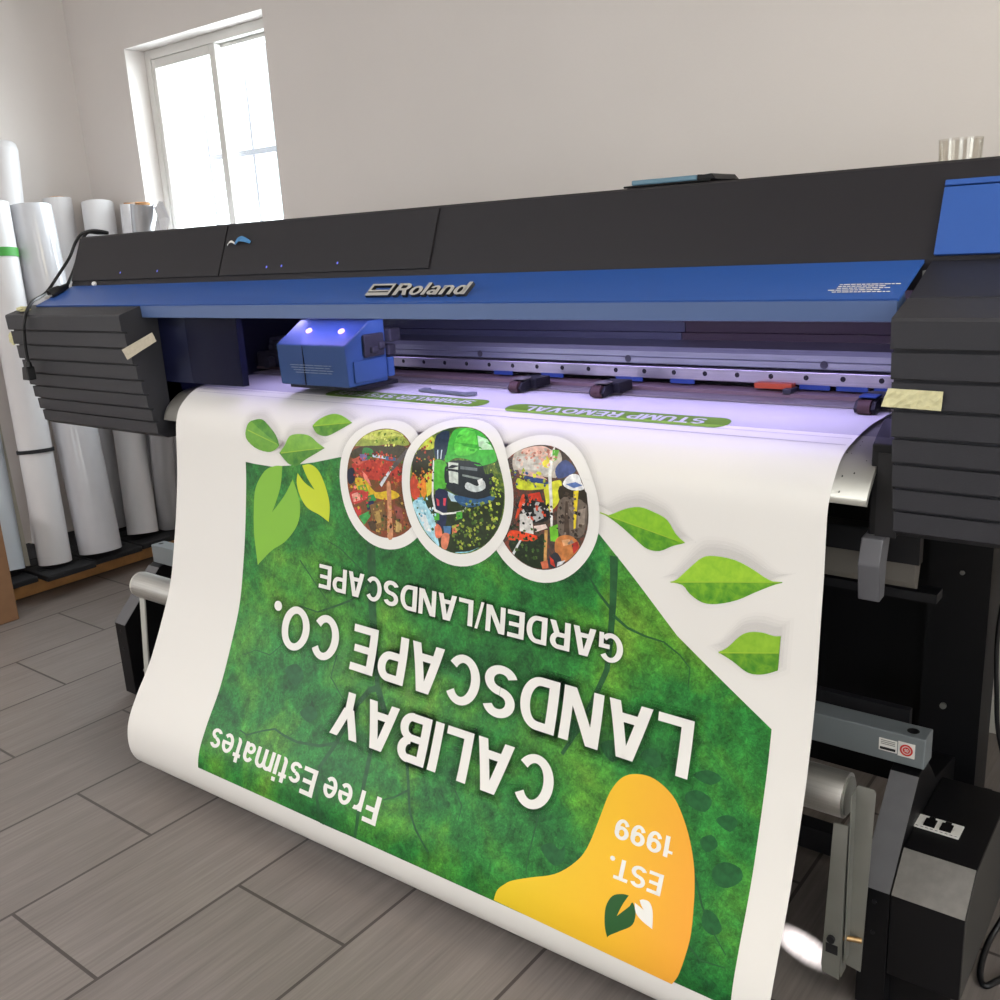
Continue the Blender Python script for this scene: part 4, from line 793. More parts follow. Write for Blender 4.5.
# smoked front window
gw = MB(); gx0, gx1, gz0, gz1, gr = -1.913, XB - .012, .930, 1.092, .018
pr = [(gx0, gz1)] + [(gx0 + gr - gr * math.cos(a), gz0 + gr - gr * math.sin(a)) for a in [k * PI / 12 for k in range(7)]] + [(gx1, gz0), (gx1, gz1)]
gw.prism(pr, 1.3045, 1.3075, axis='Y')
obj('clear_window', gw, M_lens, cover)
# platen, curved apron
ap = []
k0 = SA.index(next(s for s in SA if s > .02))
apron = MB()
SS = [k * .012 for k in range(int(SA[-1] / .012)) if sheet(-1.2, k * .012)[2] > .838 or k * .012 < .5]
n_ = len(SS); xa, xb = -2.072, -.3835
o_ = [sheet(xb, s, -.009)[1:] for s in SS]
apron_side = lambda x, off: [sheet(x, s, off) for s in SS]
if True:
    v = apron_side(xa, -.012) + apron_side(xb, -.009) + apron_side(xa, -.020) + apron_side(xb, -.017)
    f = [(i, i + 1, n_ + i + 1, n_ + i) for i in range(n_ - 1)] + [(2 * n_ + i, 3 * n_ + i, 3 * n_ + i + 1, 2 * n_ + i + 1) for i in range(n_ - 1)]
    f += [(i, 2 * n_ + i, 2 * n_ + i + 1, i + 1) for i in range(n_ - 1)] + [(n_ + i, n_ + i + 1, 3 * n_ + i + 1, 3 * n_ + i) for i in range(n_ - 1)]
    f += [(0, n_, 3 * n_, 2 * n_), (n_ - 1, 3 * n_ - 1, 4 * n_ - 1, 2 * n_ - 1)]
    apron.add(v, f, False)
apn = obj('apron', apron, M_apron, PRN)
for f in apn.data.polygons: f.use_smooth = len(f.vertices) == 4 and abs(f.normal.x) < .5
spk = MB()
for k in range(46):
    i = random.randrange(8, n_ - 2); x = random.uniform(-.432, -.388); t = random.random()
    y, z = o_[i]; y2, z2 = o_[i + 1]
    d = Vector((0, y2 - y, z2 - z)).normalized(); nn = Vector((0, d.z, -d.y))
    c = Vector((x, y + (y2 - y) * t, z + (z2 - z) * t)) + nn * .0006
    w, h = random.uniform(.0003, .0009), random.uniform(.0006, .0022)
    spk.add([c - ex * w - d * h, c + ex * w - d * h, c + ex * w + d * h, c - ex * w + d * h], [(0, 1, 2, 3)])
obj('ink_speck', spk, M_ink, apn)['kind'] = 'stuff'
obj('platen_strip', MB().box(-2.0, -.36, 1.545, 1.70, .921, .9235), M_platen, PRN)
obj('body_beam', MB().box(-2.06, -.362, 1.42, 1.90, .84, .895), M_jet, PRN)
# rail, holes, blue labels, back panel with a painted reflection
rail = obj('guide_rail', MB().prism([(1.648, .966), (1.646, .968), (1.646, .978), (1.650, .980), (1.650, .990), (1.655, .9985), (1.76, 1.0), (1.76, .966)], -2.055, -.362), M_alu, PRN)
obj('linear_guide', MB().box(-2.055, -.362, 1.635, 1.70, .9405, .963, bev=.001), M_bright, rail)
hl = [(-2.0 + .0637 * k) for k in range(6, 26)]
for x in hl:
    obj('screw_hole', MB().disc((x - .005, 1.6345, .9535), (0, -1, 0), .0046), M_ink, rail)
for x in (-1.337, -.964, -.577):
    obj('rail_screw', MB().disc((x, 1.6455, .975), (0, -1, 0), .007).disc((x, 1.6453, .975), (0, -1, 0), .004), M_mech, rail)
for a, c in ((-1.29, -1.24), (-1.165, -1.11), (-.985, -.925), (-.865, -.815), (-.614, -.561), (-.550, -.497), (-.487, -.40)):
    obj('blue_label', MB().box(a, c, 1.632, 1.6345, .9335, .9415), M_label_blue, rail)
obj('orange_label', MB().box(-.690, -.622, 1.616, 1.634, .9345, .944), M_orange, rail)
obj('sensor', MB().box(-.632, -.617, 1.60, 1.634, .927, .938, bev=.001), M_mech, rail)
obj('pinch_beam', MB().box(-2.055, -.362, 1.665, 1.70, .931, .9395), M_jet2, rail)
obj('back_strip', MB().box(-2.055, -.362, 1.60, 1.664, .9235, .930), mat('pinkish_plate', '8a7472', .5, metal=.2), rail)
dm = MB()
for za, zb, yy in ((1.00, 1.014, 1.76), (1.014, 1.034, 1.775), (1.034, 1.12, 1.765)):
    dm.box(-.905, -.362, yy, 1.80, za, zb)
obj('reflection_panel', dm, M_reflect_warm, PRN)['label'] = 'right part of the back panel, reflection painted dark maroon'
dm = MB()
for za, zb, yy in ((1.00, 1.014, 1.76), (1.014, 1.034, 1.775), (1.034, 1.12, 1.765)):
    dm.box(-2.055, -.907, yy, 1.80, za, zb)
obj('reflection_panel', dm, M_reflect_cool, PRN)['label'] = 'left part of the back panel, reflection painted slate grey'
obj('rear_wall', MB().box(-2.06, -.36, 1.86, 1.90, .90, 1.12), M_jet2, PRN)
# pinch rollers
def pinch(x, lab):
    pr_ = obj('pinch_roller', MB().box(x - .022, x + .026, 1.535, 1.585, .926, .945, bev=.002).prism([(1.545, .945), (1.51, .940), (1.50, .930), (1.507, .922), (1.545, .926)], x - .020, x - .014).prism([(1.545, .945), (1.51, .940), (1.50, .930), (1.507, .922), (1.545, .926)], x + .006, x + .012), M_jet2, PRN)
    obj('wheel', MB().tube([(x - .0135, 1.508, .9315), (x + .0055, 1.508, .9315)], .0115, 20), M_rubber, pr_)
    obj('cap_label', MB().box(x - .017, x + .010, 1.515, 1.543, .9445, .9475, bev=.0008), lab, pr_)
pinch(-.458, M_label_blue); pinch(-.945, M_beige); pinch(-1.135, M_beige)
# print carriage
x0, x1 = -1.668, -1.455
cp = [(1.360, .936), (1.356, 1.022), (1.43, 1.066), (1.475, 1.068), (1.475, .936)]
car = obj('print_carriage', MB().prism(cp, x0, x1, bev=.003), M_carriage, PRN)
obj('nose_seam', MB().box(-1.585, -1.5835, 1.3555, 1.358, .938, 1.020), M_jet, car)
ms = MB()
for k, (a, c) in enumerate(((-1.628, -1.50), (-1.625, -1.505), (-1.618, -1.495), (-1.612, -1.50))):
    z = .979 - k * .0052
    x = a
    while x < c:
        w = random.uniform(.012, .03); ms.box(x, min(x + w, c), 1.3555, 1.3562 + .001, z, z + .0016); x += w + .003
obj('motion_mark', ms, mat('pale_print', 'a9bccb', .5), car)['label'] = 'pale printed lines'
obj('base_plate', MB().box(x0 + .012, x1 + .004, 1.375, 1.50, .9275, .936), M_jet2, car)
obj('side_box', MB().box(x1, x1 + .004, 1.375, 1.468, .944, .988, bev=.001).box(x1 - .04, x1 + .003, 1.476, 1.494, .944, .985, bev=.002), M_carriage, car)
mm_ = MB()
for a, c, e, g, i, j in ((x1, x1 + .008, 1.405, 1.465, .992, 1.040), (x1 + .004, x1 + .016, 1.42, 1.44, 1.0, 1.014), (x1 - .03, x1 + .014, 1.476, 1.51, 1.018, 1.046), (x1 + .004, x1 + .014, 1.445, 1.462, 1.005, 1.022), (x1 - .02, x1 + .006, 1.476, 1.50, .988, 1.012)):
    mm_.box(a, c, e, g, i, j, bev=.004)
obj('side_mechanism', mm_, M_mech, car)
mm_ = MB()
mm_.box(-2.05, -1.93, 1.60, 1.64, .926, .968, bev=.004).box(-2.02, -1.90, 1.63, 1.645, .975, .995, bev=.003).tube([(-1.985, 1.598, .944), (-1.985, 1.575, .944)], .014, 18).tube([(-1.945, 1.598, .950), (-1.945, 1.58, .950)], .010, 16).box(-1.90, -1.84, 1.60, 1.63, .93, .955, bev=.003)
obj('left_mechanism', mm_, M_mech, PRN)
# uv lamp faces glowing on the sloped nose
lamp_n = Vector((0, -.044, .074)).normalized()
for x in (-1.60, -1.50):
    o = obj('uv_lamp', MB().tube([Vector((x, 1.395, 1.046)) + lamp_n * .0005, Vector((x, 1.395, 1.046)) + lamp_n * .004], .007, 16), M_uv, car)
# right hand bracket, lever, lower parts
obj('clamp_housing', MB().prism([(1.312, .918), (1.312, .79), (1.42, .79), (1.42, .945), (1.36, .945)], -.3905, XB + .002, bev=.002), M_jet, PRN)
obj('housing_panel', MB().box(-.381, XB + .002, 1.3095, 1.3118, .79, .907), mat('blue_black_panel', '08080e', .45), PRN)
lv = obj('clamp_lever', MB().prism([(1.300, .788), (1.288, .752), (1.296, .698), (1.318, .700), (1.322, .750), (1.335, .792)], -.396, -.366, bev=.002), mat('lever_grey', '55555a', .45), PRN)
obj('lever_rod', MB().tube([(-.385, 1.315, .788), (-.374, 1.315, .845)], .0022, 8), M_steel, lv)
obj('lower_beam', MB().box(-2.05, -.43, 1.45, 1.49, .715, .755, bev=.003).box(-.43, -.36, 1.47, 1.49, .70, .755), M_jet2, PRN)
obj('guide_plate', MB().prism([(1.500, .700), (1.498, .660), (1.503, .650), (1.515, .646), (1.53, .700)], -2.04, -.371, bev=.001), M_beige, PRN)
obj('lower_tray', MB().box(-1.9, -.345, 1.53, 1.565, .620, .635), M_jet2, PRN)
# stand: two leg panels, rear panel, foot beams
stand = obj('stand_panel', MB().box(-1.15, -.300, 1.78, 1.80, .14, .80).box(-.40, -.300, 1.70, 1.78, .03, .80), M_jet, PRN)
obj('stand_bolt', MB().tube([(-.360, 1.70, .366), (-.360, 1.694, .366)], .0055, 14), M_steel, stand)
obj('stand_bolt', MB().tube([(-.345, 1.70, .62), (-.345, 1.697, .62)], .004, 14), M_steel, stand)
obj('stand_leg', MB().box(-2.42, -2.36, 1.60, 1.72, .05, .80).box(-2.44, -2.34, 1.35, 1.95, .03, .08), M_jet, PRN)
obj('stand_leg', MB().box(.55, .65, 1.60, 1.72, .05, .80).box(.53, .67, 1.35, 1.95, .03, .08), M_jet, PRN)
obj('stand_leg', MB().box(-.38, -.31, 1.45, 1.95, .03, .08), M_jet, PRN)
for x, y in ((-2.39, 1.9), (-.345, 1.9), (.6, 1.4), (.6, 1.9), (-2.39, 1.55)):
    obj('caster', MB().tube([(x - .012, y, .02), (x + .012, y, .02)], .02, 18), M_jet2, PRN)
obj('floor_beam', MB().box(-2.34, -.38, 1.62, 1.66, .035, .085, bev=.004), M_jet2, PRN)

# ------------------------------------------------------------------ take-up unit in front of the stand
TK = thing('take_up_unit', 'grey and black take-up unit with a satin roller on the floor under the printer', 'take-up unit', (-1.4, 1.4, 0))
obj('rear_bar', MB().box(-2.40, -.378, 1.545, 1.56, .375, .418), M_jet2, TK)
bar = obj('cross_bar', MB().box(-2.435, -.328, 1.448, 1.492, .372, .424, bev=.002), M_grey, TK)
obj('bar_hole', MB().disc((-.352, 1.468, .4246), (0, 0, 1), .0095), M_jet, bar)
obj('bar_hole', MB().disc((-2.415, 1.468, .4246), (0, 0, 1), .0075), M_jet, bar)
lb = MB().use(M_white).box(-.398, -.370, 1.4468, 1.4478, .389, .410).use(M_red)
lb.ring((-.3555, 1.4462, .3995), (-.3555, 1.4458, .3995), .0098, .0072, 28)
lb.use(M_white).box(-.3685, -.343, 1.4468, 1.4478, .387, .412).use(M_red).disc((-.3555, 1.446, .3995), (0, -1, 0), .0056, 24)
lb.use(M_ink).box(-.396, -.372, 1.4464, 1.4467, .391, .3955).use(mat('grey_print', '8c8a86', .6))
for k in range(3): lb.box(-.395, -.373, 1.4464, 1.4467, .4005 + k * .003, .4018 + k * .003)
obj('sticker', lb, None, bar)['label'] = 'white sticker pair with a red circle'
V, F = text_geo('10')
ns = MB(); ns.add([(-.3588 + .0066 * v[0], 1.4457, .3966 + .0058 * v[1]) for v in V], F)
obj('lettering', ns, M_white, bar)['label'] = 'white number 10 in the red circle'
def end_plate(x0, x1):
    mb = MB().use(M_jet).prism([(1.316, .012), (1.316, .226), (1.448, .358), (1.49, .372), (1.56, .30), (1.70, .27), (1.70, .012)], x0, x1, bev=.0015)
    o = obj('end_plate', mb, None, TK)
    d = Vector((0, .132, .132)).normalized(); n2 = Vector((0, -d.z, d.y)); A = Vector((0, 1.316, .226))
    v = [A + ex * (x0 + .0005) + n2 * .001, A + ex * (x1 - .0005) + n2 * .001, A + ex * (x1 - .0005) + d * .186 + n2 * .001, A + ex * (x0 + .0005) + d * .186 + n2 * .001]
    obj('sloped_face', MB().poly(v + [q - n2 * .0012 for q in v], [(0, 1, 2, 3), (7, 6, 5, 4), (0, 4, 5, 1), (1, 5, 6, 2), (2, 6, 7, 3), (3, 7, 4, 0)]), M_greyface, o)
    for z in (.205, .15):
        obj('bolt', MB().tube([((x0 + x1) / 2 + .0, 1.316, z), ((x0 + x1) / 2, 1.3135, z)], .0035, 10), M_jet2, o)
    return o
end_plate(-2.462, -2.410)
end_plate(-.378, -.334)
# motor box beside the right end plate
mo = obj('motor_box', MB().prism([(1.316, .085), (1.316, .226), (1.372, .276), (1.60, .282), (1.60, .085)], -.3325, -.229, bev=.001), M_jet, TK)
d = Vector((0, .056, .050)).normalized(); n2 = Vector((0, -d.z, d.y)); A = Vector((0, 1.316, .226))
v = [A + ex * -.332 + n2 * .001, A + ex * -.2295 + n2 * .001, A + ex * -.2295 + d * .075 + n2 * .001, A + ex * -.332 + d * .075 + n2 * .001]
obj('sloped_face', MB().poly(v + [q_ - n2 * .0012 for q_ in v], [(0, 1, 2, 3), (7, 6, 5, 4), (0, 4, 5, 1), (1, 5, 6, 2), (2, 6, 7, 3), (3, 7, 4, 0)]), mat('worn_grey_plate', '76736f', .5, noise=.12, nscale=60), mo)
sb = [(-.331, .052), (-.270, .030), (-.229, .052)]
obj('side_panel', MB().prism([(1.317, .086), (1.317, .225), (1.372, .275), (1.599, .281), (1.599, .086)], -.2288, -.2278), mat('grey_side', '3d3c3b', .45), mo)
pf = obj('port_plate', MB().box(-.334, -.268, 1.432, 1.470, .2785, .2808, bev=.0004), M_white, mo)
for x in (-.314, -.290):
    obj('port', MB().box(x - .0085, x + .0085, 1.440, 1.462, .2805, .2825, bev=.0006).box(x - .0045, x + .0045, 1.460, 1.467, .2805, .2824), M_jet, pf)
pt = MB()
for k in range(9):
    pt.box(-.332 + .0072 * k, -.328 + .0072 * k, 1.4345, 1.4355, .2808, .2811)
obj('port_marking', pt, M_mech, pf)
obj('base_foot', MB().box(-.35, -.245, 1.345, 1.58, .0, .083), M_jet, TK)
obj('base_foot', MB().box(-2.462, -2.41, 1.34, 1.70, .0, .014), M_jet, TK)
# the roller on its two arms
tb = MB().ring((-2.222, 1.28, .395), (-.392, 1.28, .395), .0340, .028, 48)
roller = obj('roller', tb, M_chrome, TK)
obj('roller_cap', MB().tube([(-2.230, 1.28, .395), (-2.221, 1.28, .395)], .0325, 40), mat('cream_cap', 'cfcdc2', .5), roller)
obj('roller_cap', MB().tube([(-.393, 1.28, .395), (-.389, 1.28, .395)], .029, 40), M_steel, roller)
def arm(x0, x1, y0, y1, zt, zb, name='roller_arm'):
    w = .0015
    mb = MB().box(x0, x1, y0, y0 + w, zb, zt).box(x0, x0 + w, y0, y1, zb, zt)
    return mb
ar = obj('roller_arm', MB().prism([(-.397, .372), (-.376, .374), (-.380, .108), (-.405, .112), (-.407, .125)], 1.236, 1.2385, axis='Y').box(-.379, -.3775, 1.2385, 1.262, .112, .374), M_steel, TK)
ar2 = obj('roller_arm', MB().prism([(-.3745, .424), (-.371, .430), (-.350, .430), (-.3465, .424), (-.355, .118), (-.378, .122)], 1.258, 1.2605, axis='Y').box(-.3745, -.373, 1.238, 1.2605, .14, .424), M_steel, TK)
obj('latch_window', MB().box(-.401, -.383, 1.2352, 1.2358, .150, .166), M_jet2, ar)
obj('arm_bolt', MB().tube([(-.393, 1.236, .176), (-.393, 1.231, .176)], .006, 14), M_jet2, ar)
obj('pivot_pin', MB().tube([(-.379, 1.245, .178), (-.356, 1.2575, .174)], .0042, 14), M_brass, ar2)
for z in (.405, .39): obj('arm_bolt', MB().tube([(-.3742, 1.2575, z), (-.3742, 1.2555, z)], .002, 8), M_steel, ar2)
obj('roller_arm', MB().prism([(-2.215, .372), (-2.193, .372), (-2.235, .105), (-2.257, .105)], 1.262, 1.266, axis='Y'), mat('pale_arm', 'b9b9b2', .45), TK)
obj('arm_bolt', MB().tube([(-2.285, 1.285, .135), (-2.235, 1.275, .130)], .006, 12), M_steel, TK)
# ------------------------------------------------------------------ pallet, foam mats and the leaning rolls
pal = thing('pallet', 'low pine pallet along the left wall under black foam mats', 'pallet', (-3.78, 1.9, 0))
obj('front_board', MB().box(-3.60, -3.57, 1.25, 2.34, .004, .076, bev=.002), M_wood, pal)
obj('back_board', MB().box(-3.98, -3.95, 1.25, 2.34, .004, .076, bev=.002), M_wood, pal)
for y in (1.26, 1.56, 1.86, 2.16):
    obj('deck_board', MB().box(-3.95, -3.60, y, y + .16, .05, .076, bev=.002), M_wood, pal)
for i, (a, c, xr, lb) in enumerate(((1.46, 1.595, -3.48, 'black foam mat on the pallet nearest the cardboard box'), (1.61, 1.805, -3.44, 'black foam mat on the pallet under the black-banded roll'),
                                   (1.815, 2.02, -3.462, 'black foam mat on the pallet under the large wrapped roll'), (2.03, 2.33, -3.475, 'black foam mat on the pallet in the wall corner'))):
    mb = MB().box(-3.96, xr, a, c, .0765, .098, bev=.004)
    for k in range(3):
        mb.box(xr - .30 + k * .09, xr - .27 + k * .09, a + .02, c - .02, .098, .1005)
    tag(obj('foam_mat', mb, M_mat), lb, 'mat', 'foam mats on the pallet')
def roll(name, label, B, T, r, m, core=True, group='media rolls leaning by the wall', cat='roll', flare=0.):
    B, T = Vector(B), Vector(T)
    d = (T - B).normalized()
    # lowest rim point rests on the mat
    low = r * math.sqrt(max(0, 1 - d.z * d.z)); B = B.copy(); B.z = .1015 + low
    t = thing(name, label, cat, (B.x, B.y, .1015), group)
    ri = min(.040, r * .62)
    obj('sheet_roll', MB().ring(B, T, r, ri, 40), m, t)
    if core:
        obj('core_tube', MB().ring(B - d * 0, T + d * .006, ri - .0005, ri - .006, 28), M_core, t)
    return t, B, T, d
t, B, T, d = roll('vinyl_roll', 'slim white roll with a black band, leaning left of the large wrapped roll', (-3.555, 1.705, .1), (-3.685, 1.772, 1.445), .060, M_paperroll)
c = B + d * .435; obj('black_band', MB().ring(c - d * .007, c + d * .007, .0655, .0615, 40), M_mat, t)
c = B + d * 1.165; obj('green_band', MB().ring(c - d * .016, c + d * .016, .0632, .0617, 40), M_green, t)
t, B, T, d = roll('vinyl_roll', 'large plastic wrapped white roll leaning on the left wall', (-3.52, 1.875, .1), (-3.70, 1.916, 1.432), .080, M_wrap, True)
roll('vinyl_roll', 'narrow white roll directly behind the large wrapped roll', (-3.80, 2.10, .1), (-3.93, 2.16, 1.475), .055, M_paperroll)
roll('vinyl_roll', 'white roll with brown cardboard core in the wall corner', (-3.585, 2.105, .1), (-3.795, 2.255, 1.45), .062, M_paperroll)
roll('film_roll', 'glossy silver film roll with dark hollow core in front of the window', (-3.585, 2.225, .1), (-3.39, 2.20, 1.42), .046, M_foil)
roll('vinyl_roll', 'white roll between the corner roll and the silver film roll', (-3.69, 2.265, .1), (-3.645, 2.305, 1.435), .037, M_paperroll)
roll('vinyl_roll', 'cool white thin roll beside the window jamb, half hidden by the banner', (-3.585, 2.315, .1), (-3.535, 2.318, 1.40), .030, M_wrap, False)
roll('vinyl_roll', 'pale bluish roll at the left picture edge, above the cardboard box', (-3.60, 1.555, .1), (-3.91, 1.70, 1.455), .050, M_coolroll)
t, B, T, d = roll('vinyl_roll', 'tallest white roll with a cone top, standing behind the others on the left', (-3.88, 1.84, .1), (-3.925, 1.97, 1.66), .055, M_paperroll, False)
obj('end_cap', MB().tube([T - d * .001, T + d * .02, T + d * .028], [.054, .049, .038], 32), M_paperroll, t)
# crumpled plastic hanging beside the silver roll
cr = MB(); g = 9
pv = []
for j in range(g):
    for i in range(5):
        pv.append((-3.345 + i * .020 + random.uniform(-.006, .006), 2.21 + random.uniform(-.016, .016), 1.415 - j * .05 + random.uniform(-.01, .01)))
cr.add(pv, [(j * 5 + i, j * 5 + i + 1, j * 5 + i + 6, j * 5 + i + 5) for j in range(g - 1) for i in range(4)])
tag(obj('plastic_wrap', cr, mat('crumpled_film', 'dfe0e6', .2, spec=.8)), 'crumpled clear plastic wrap beside the silver film roll at the window', 'wrap')
# flat cream board leaning between the bluish roll and the banded roll
A, Bq = Vector((-3.655, 1.605, .1015)), Vector((-3.955, 1.715, 1.30))
u = Vector((.020, .040, 0)); th = Vector((.006, -.003, 0))
v = [A, A + u, A + u + th, A + th, Bq, Bq + u, Bq + u + th, Bq + th]
tag(obj('foam_board', MB().poly(v, [(0, 3, 2, 1), (4, 5, 6, 7), (0, 1, 5, 4), (1, 2, 6, 5), (2, 3, 7, 6), (3, 0, 4, 7)]), M_board), 'narrow cream foam board leaning left of the black-banded roll', 'board')
# cardboard box at the left edge
cb = thing('cardboard_box', 'brown cardboard box on the floor at the left picture edge', 'box', (-3.38, 1.15, 0))
obj('carton', MB().box(-3.56, -3.368, .80, 1.452, .001, .46, bev=.004), M_card, cb)
obj('flap', MB().poly([(-3.56, .80, .458), (-3.46, .80, .458), (-3.46, 1.452, .458), (-3.56, 1.452, .458), (-3.56, .80, .463), (-3.46, .80, .463), (-3.46, 1.452, .463), (-3.56, 1.452, .463)], [(0, 3, 2, 1), (4, 5, 6, 7), (0, 1, 5, 4), (1, 2, 6, 5), (2, 3, 7, 6), (3, 0, 4, 7)]), M_card, cb)

# ------------------------------------------------------------------ small things on the printer
pc = thing('power_cord', 'black power cord draped over the left end of the printer top', 'cord', (-2.6, 1.48, 1.29))
path = [(-2.556, 1.392, 1.157), (-2.578, 1.42, 1.180), (-2.603, 1.455, 1.215), (-2.600, 1.475, 1.262), (-2.575, 1.485, 1.294), (-2.545, 1.50, 1.292), (-2.520, 1.515, 1.291), (-2.548, 1.49, 1.299), (-2.590, 1.478, 1.292), (-2.625, 1.475, 1.270),
        (-2.632, 1.455, 1.232), (-2.625, 1.41, 1.186), (-2.612, 1.36, 1.142), (-2.550, 1.285, 1.122), (-2.503, 1.236, 1.085), (-2.517, 1.234, 1.043), (-2.529, 1.237, 1.003), (-2.534, 1.240, .968)]
obj('cable', MB().tube(smooth_path(path, 8), .0043, 10), M_cord, pc)
a, c = Vector((-2.555, 1.393, 1.158)), Vector((-2.560, 1.343, 1.136))
pl_ = obj('plug', MB().tube([a, a + (c - a) * .35, a + (c - a) * .4, a + (c - a) * .7, c], [.007, .009, .012, .0145, .0145], 14), M_cord, pc)
d = (c - a).normalized()
obj('prong', MB().tube([c, c + d * .016], .0025, 8).tube([c + Vector((.010, 0, 0)), c + d * .016 + Vector((.010, 0, 0))], .0025, 8), M_pin, pl_)
obj('connector', MB().tube([(-2.534, 1.240, .972), (-2.535, 1.239, .960)], [.007, .009], 12).prism([(-2.549, .960), (-2.525, .960), (-2.524, .925), (-2.556, .925)], 1.227, 1.250, axis='Y', bev=.003), M_cord, pc)
def strip(name, label, quad, n, th, m, wob, group='masking tape pieces'):
    """a wrinkled strip of tape over a quad: four corners, thickness along n"""
    q = [Vector(p) for p in quad]; n = Vector(n).normalized(); mb = MB(); N, K = 12, 4; v = []
    for i in range(N + 1):
        for k in range(K + 1):
            s, t = i / N, k / K
            p = (q[0] * (1 - s) + q[1] * s) * (1 - t) + (q[3] * (1 - s) + q[2] * s) * t
            v.append(p + n * (th + random.uniform(0, wob)))
    mb.add(v, [(i * (K + 1) + k, i * (K + 1) + k + 1, (i + 1) * (K + 1) + k + 1, (i + 1) * (K + 1) + k) for i in range(N) for k in range(K)])
    w = [p - n * (th - .0003) for p in v]
    return mb
tb = MB(); 
mbt = strip('', '', [(-.366, 1.2625, .980), (-.294, 1.2645, .978), (-.292, 1.2605, 1.003), (-.358, 1.2605, 1.004)], (0, -1, 0), .003, M_tape, .0022)
tag(obj('masking_tape', mbt, M_tape), 'crinkled yellow masking tape across the left edge of the right end cabinet', 'tape')
mbt = strip('', '', [(-2.098, 1.254, 1.012), (-2.083, 1.256, .989), (-1.985, 1.276, 1.032), (-1.997, 1.276, 1.052)], (.25, -1, .1), .004, M_tape2, .001)
tag(obj('masking_tape', mbt, M_tape2), 'dusty masking tape strip slanting over the right edge of the left end cabinet', 'tape')
def lump(name, label, c, r, m, cat='tape'):
    t = bmesh.new(); bmesh.ops.create_icosphere(t, subdivisions=3, radius=1)
    mb = MB(); t.verts.index_update()
    mb.add([Vector(c) + Vector((p.co.x * r[0], p.co.y * r[1], p.co.z * r[2])) * random.uniform(.75, 1.1) for p in t.verts], [[w.index for w in f.verts] for f in t.faces]); t.free()
    return tag(obj(name, mb, m), label, cat)
lump('tape_wad', 'crumpled tape wad on the outer top corner of the left end cabinet', (-2.575, 1.272, 1.106), (.026, .016, .008), M_tape)
lump('tape_wad', 'small tape wad stuck on the outer side of the left end cabinet', (-2.634, 1.258, 1.030), (.012, .008, .018), M_tape)
lump('tape_wad', 'tiny white wad on the upper edge of the blue cover near the left end', (-2.445, 1.408, 1.160), (.009, .006, .006), M_white)
bs_ = thing('tape_scrap', 'small crumpled blue tape scrap with white tip on the black lid', 'tape', (-1.92, 1.50, 1.25))
for nm, x0_, x1_, h, m_ in (('blue_piece', -1.872, -1.815, .007, M_bluetape), ('white_tip', -1.898, -1.868, .003, M_white)):
    mb = MB(); N = 8; vv = []
    for i in range(N + 1):
        s = i / N
        for k in range(4):
            vv.append(on_slope(x0_ + (x1_ - x0_) * s, .082 + .005 * math.sin(s * 3) + k * (.0045 if nm == 'blue_piece' else .002) * (1 - .9 * abs(s - .5)), .006 + h * math.sin(s * PI) + random.uniform(0, .003)))
    mb.add(vv, [(i * 4 + k, i * 4 + k + 1, i * 4 + k + 5, i * 4 + k + 4) for i in range(N) for k in range(3)])
    obj(nm, mb, m_, bs_)
# teal device on the printer top
dv = thing('tablet_case', 'flat teal and black case lying on the printer top', 'case', (-.83, 1.55, 1.286))
obj('tray', MB().box(-.885, -.722, 1.505, 1.60, 1.2862, 1.2895, bev=.0015), M_jet, dv)
obj('teal_shell', MB().box(-.870, -.748, 1.507, 1.598, 1.2896, 1.298, bev=.002), M_teal, dv)
obj('black_grip', MB().prism([(-.747, 1.2896), (-.747, 1.2985), (-.735, 1.2975), (-.722, 1.2985), (-.714, 1.2896)], 1.507, 1.598, axis='Y', bev=.001), M_jet, dv)
# clear plastic cup
cp_ = MB()
cx, cy = -.398, 1.72
prof = [(.030, 0), (.0315, .038), (.0325, .038), (.031, 0)]
for i in range(3):
    n = 40; A_ = [(cx + prof[i][0] * math.cos(2 * PI * k / n), cy + prof[i][0] * math.sin(2 * PI * k / n), 1.2895 + prof[i][1]) for k in range(n)]
    B_ = [(cx + prof[i + 1][0] * math.cos(2 * PI * k / n), cy + prof[i + 1][0] * math.sin(2 * PI * k / n), 1.2895 + prof[i + 1][1]) for k in range(n)]
    cp_.add(A_ + B_, [(k, (k + 1) % n, n + (k + 1) % n, n + k) for k in range(n)], True)
cp_.disc((cx, cy, 1.2896), (0, 0, 1), .030, 40)
tag(obj('plastic_cup', cp_, M_cup), 'clear plastic cup standing on the right end of the printer top', 'cup')
# flat clip on the printed sheet
cl = thing('media_clip', 'flat grey metal clip lying on the sheet below the rail', 'clip', (-1.27, 1.467, .9195))
cz = .9198
obj('bar', MB().prism([(-1.352, 1.455), (-1.215, 1.440), (-1.198, 1.452), (-1.205, 1.468), (-1.222, 1.466), (-1.228, 1.456), (-1.335, 1.468), (-1.338, 1.480), (-1.355, 1.478)], cz, cz + .005, axis='Z', bev=.001), M_grey, cl)
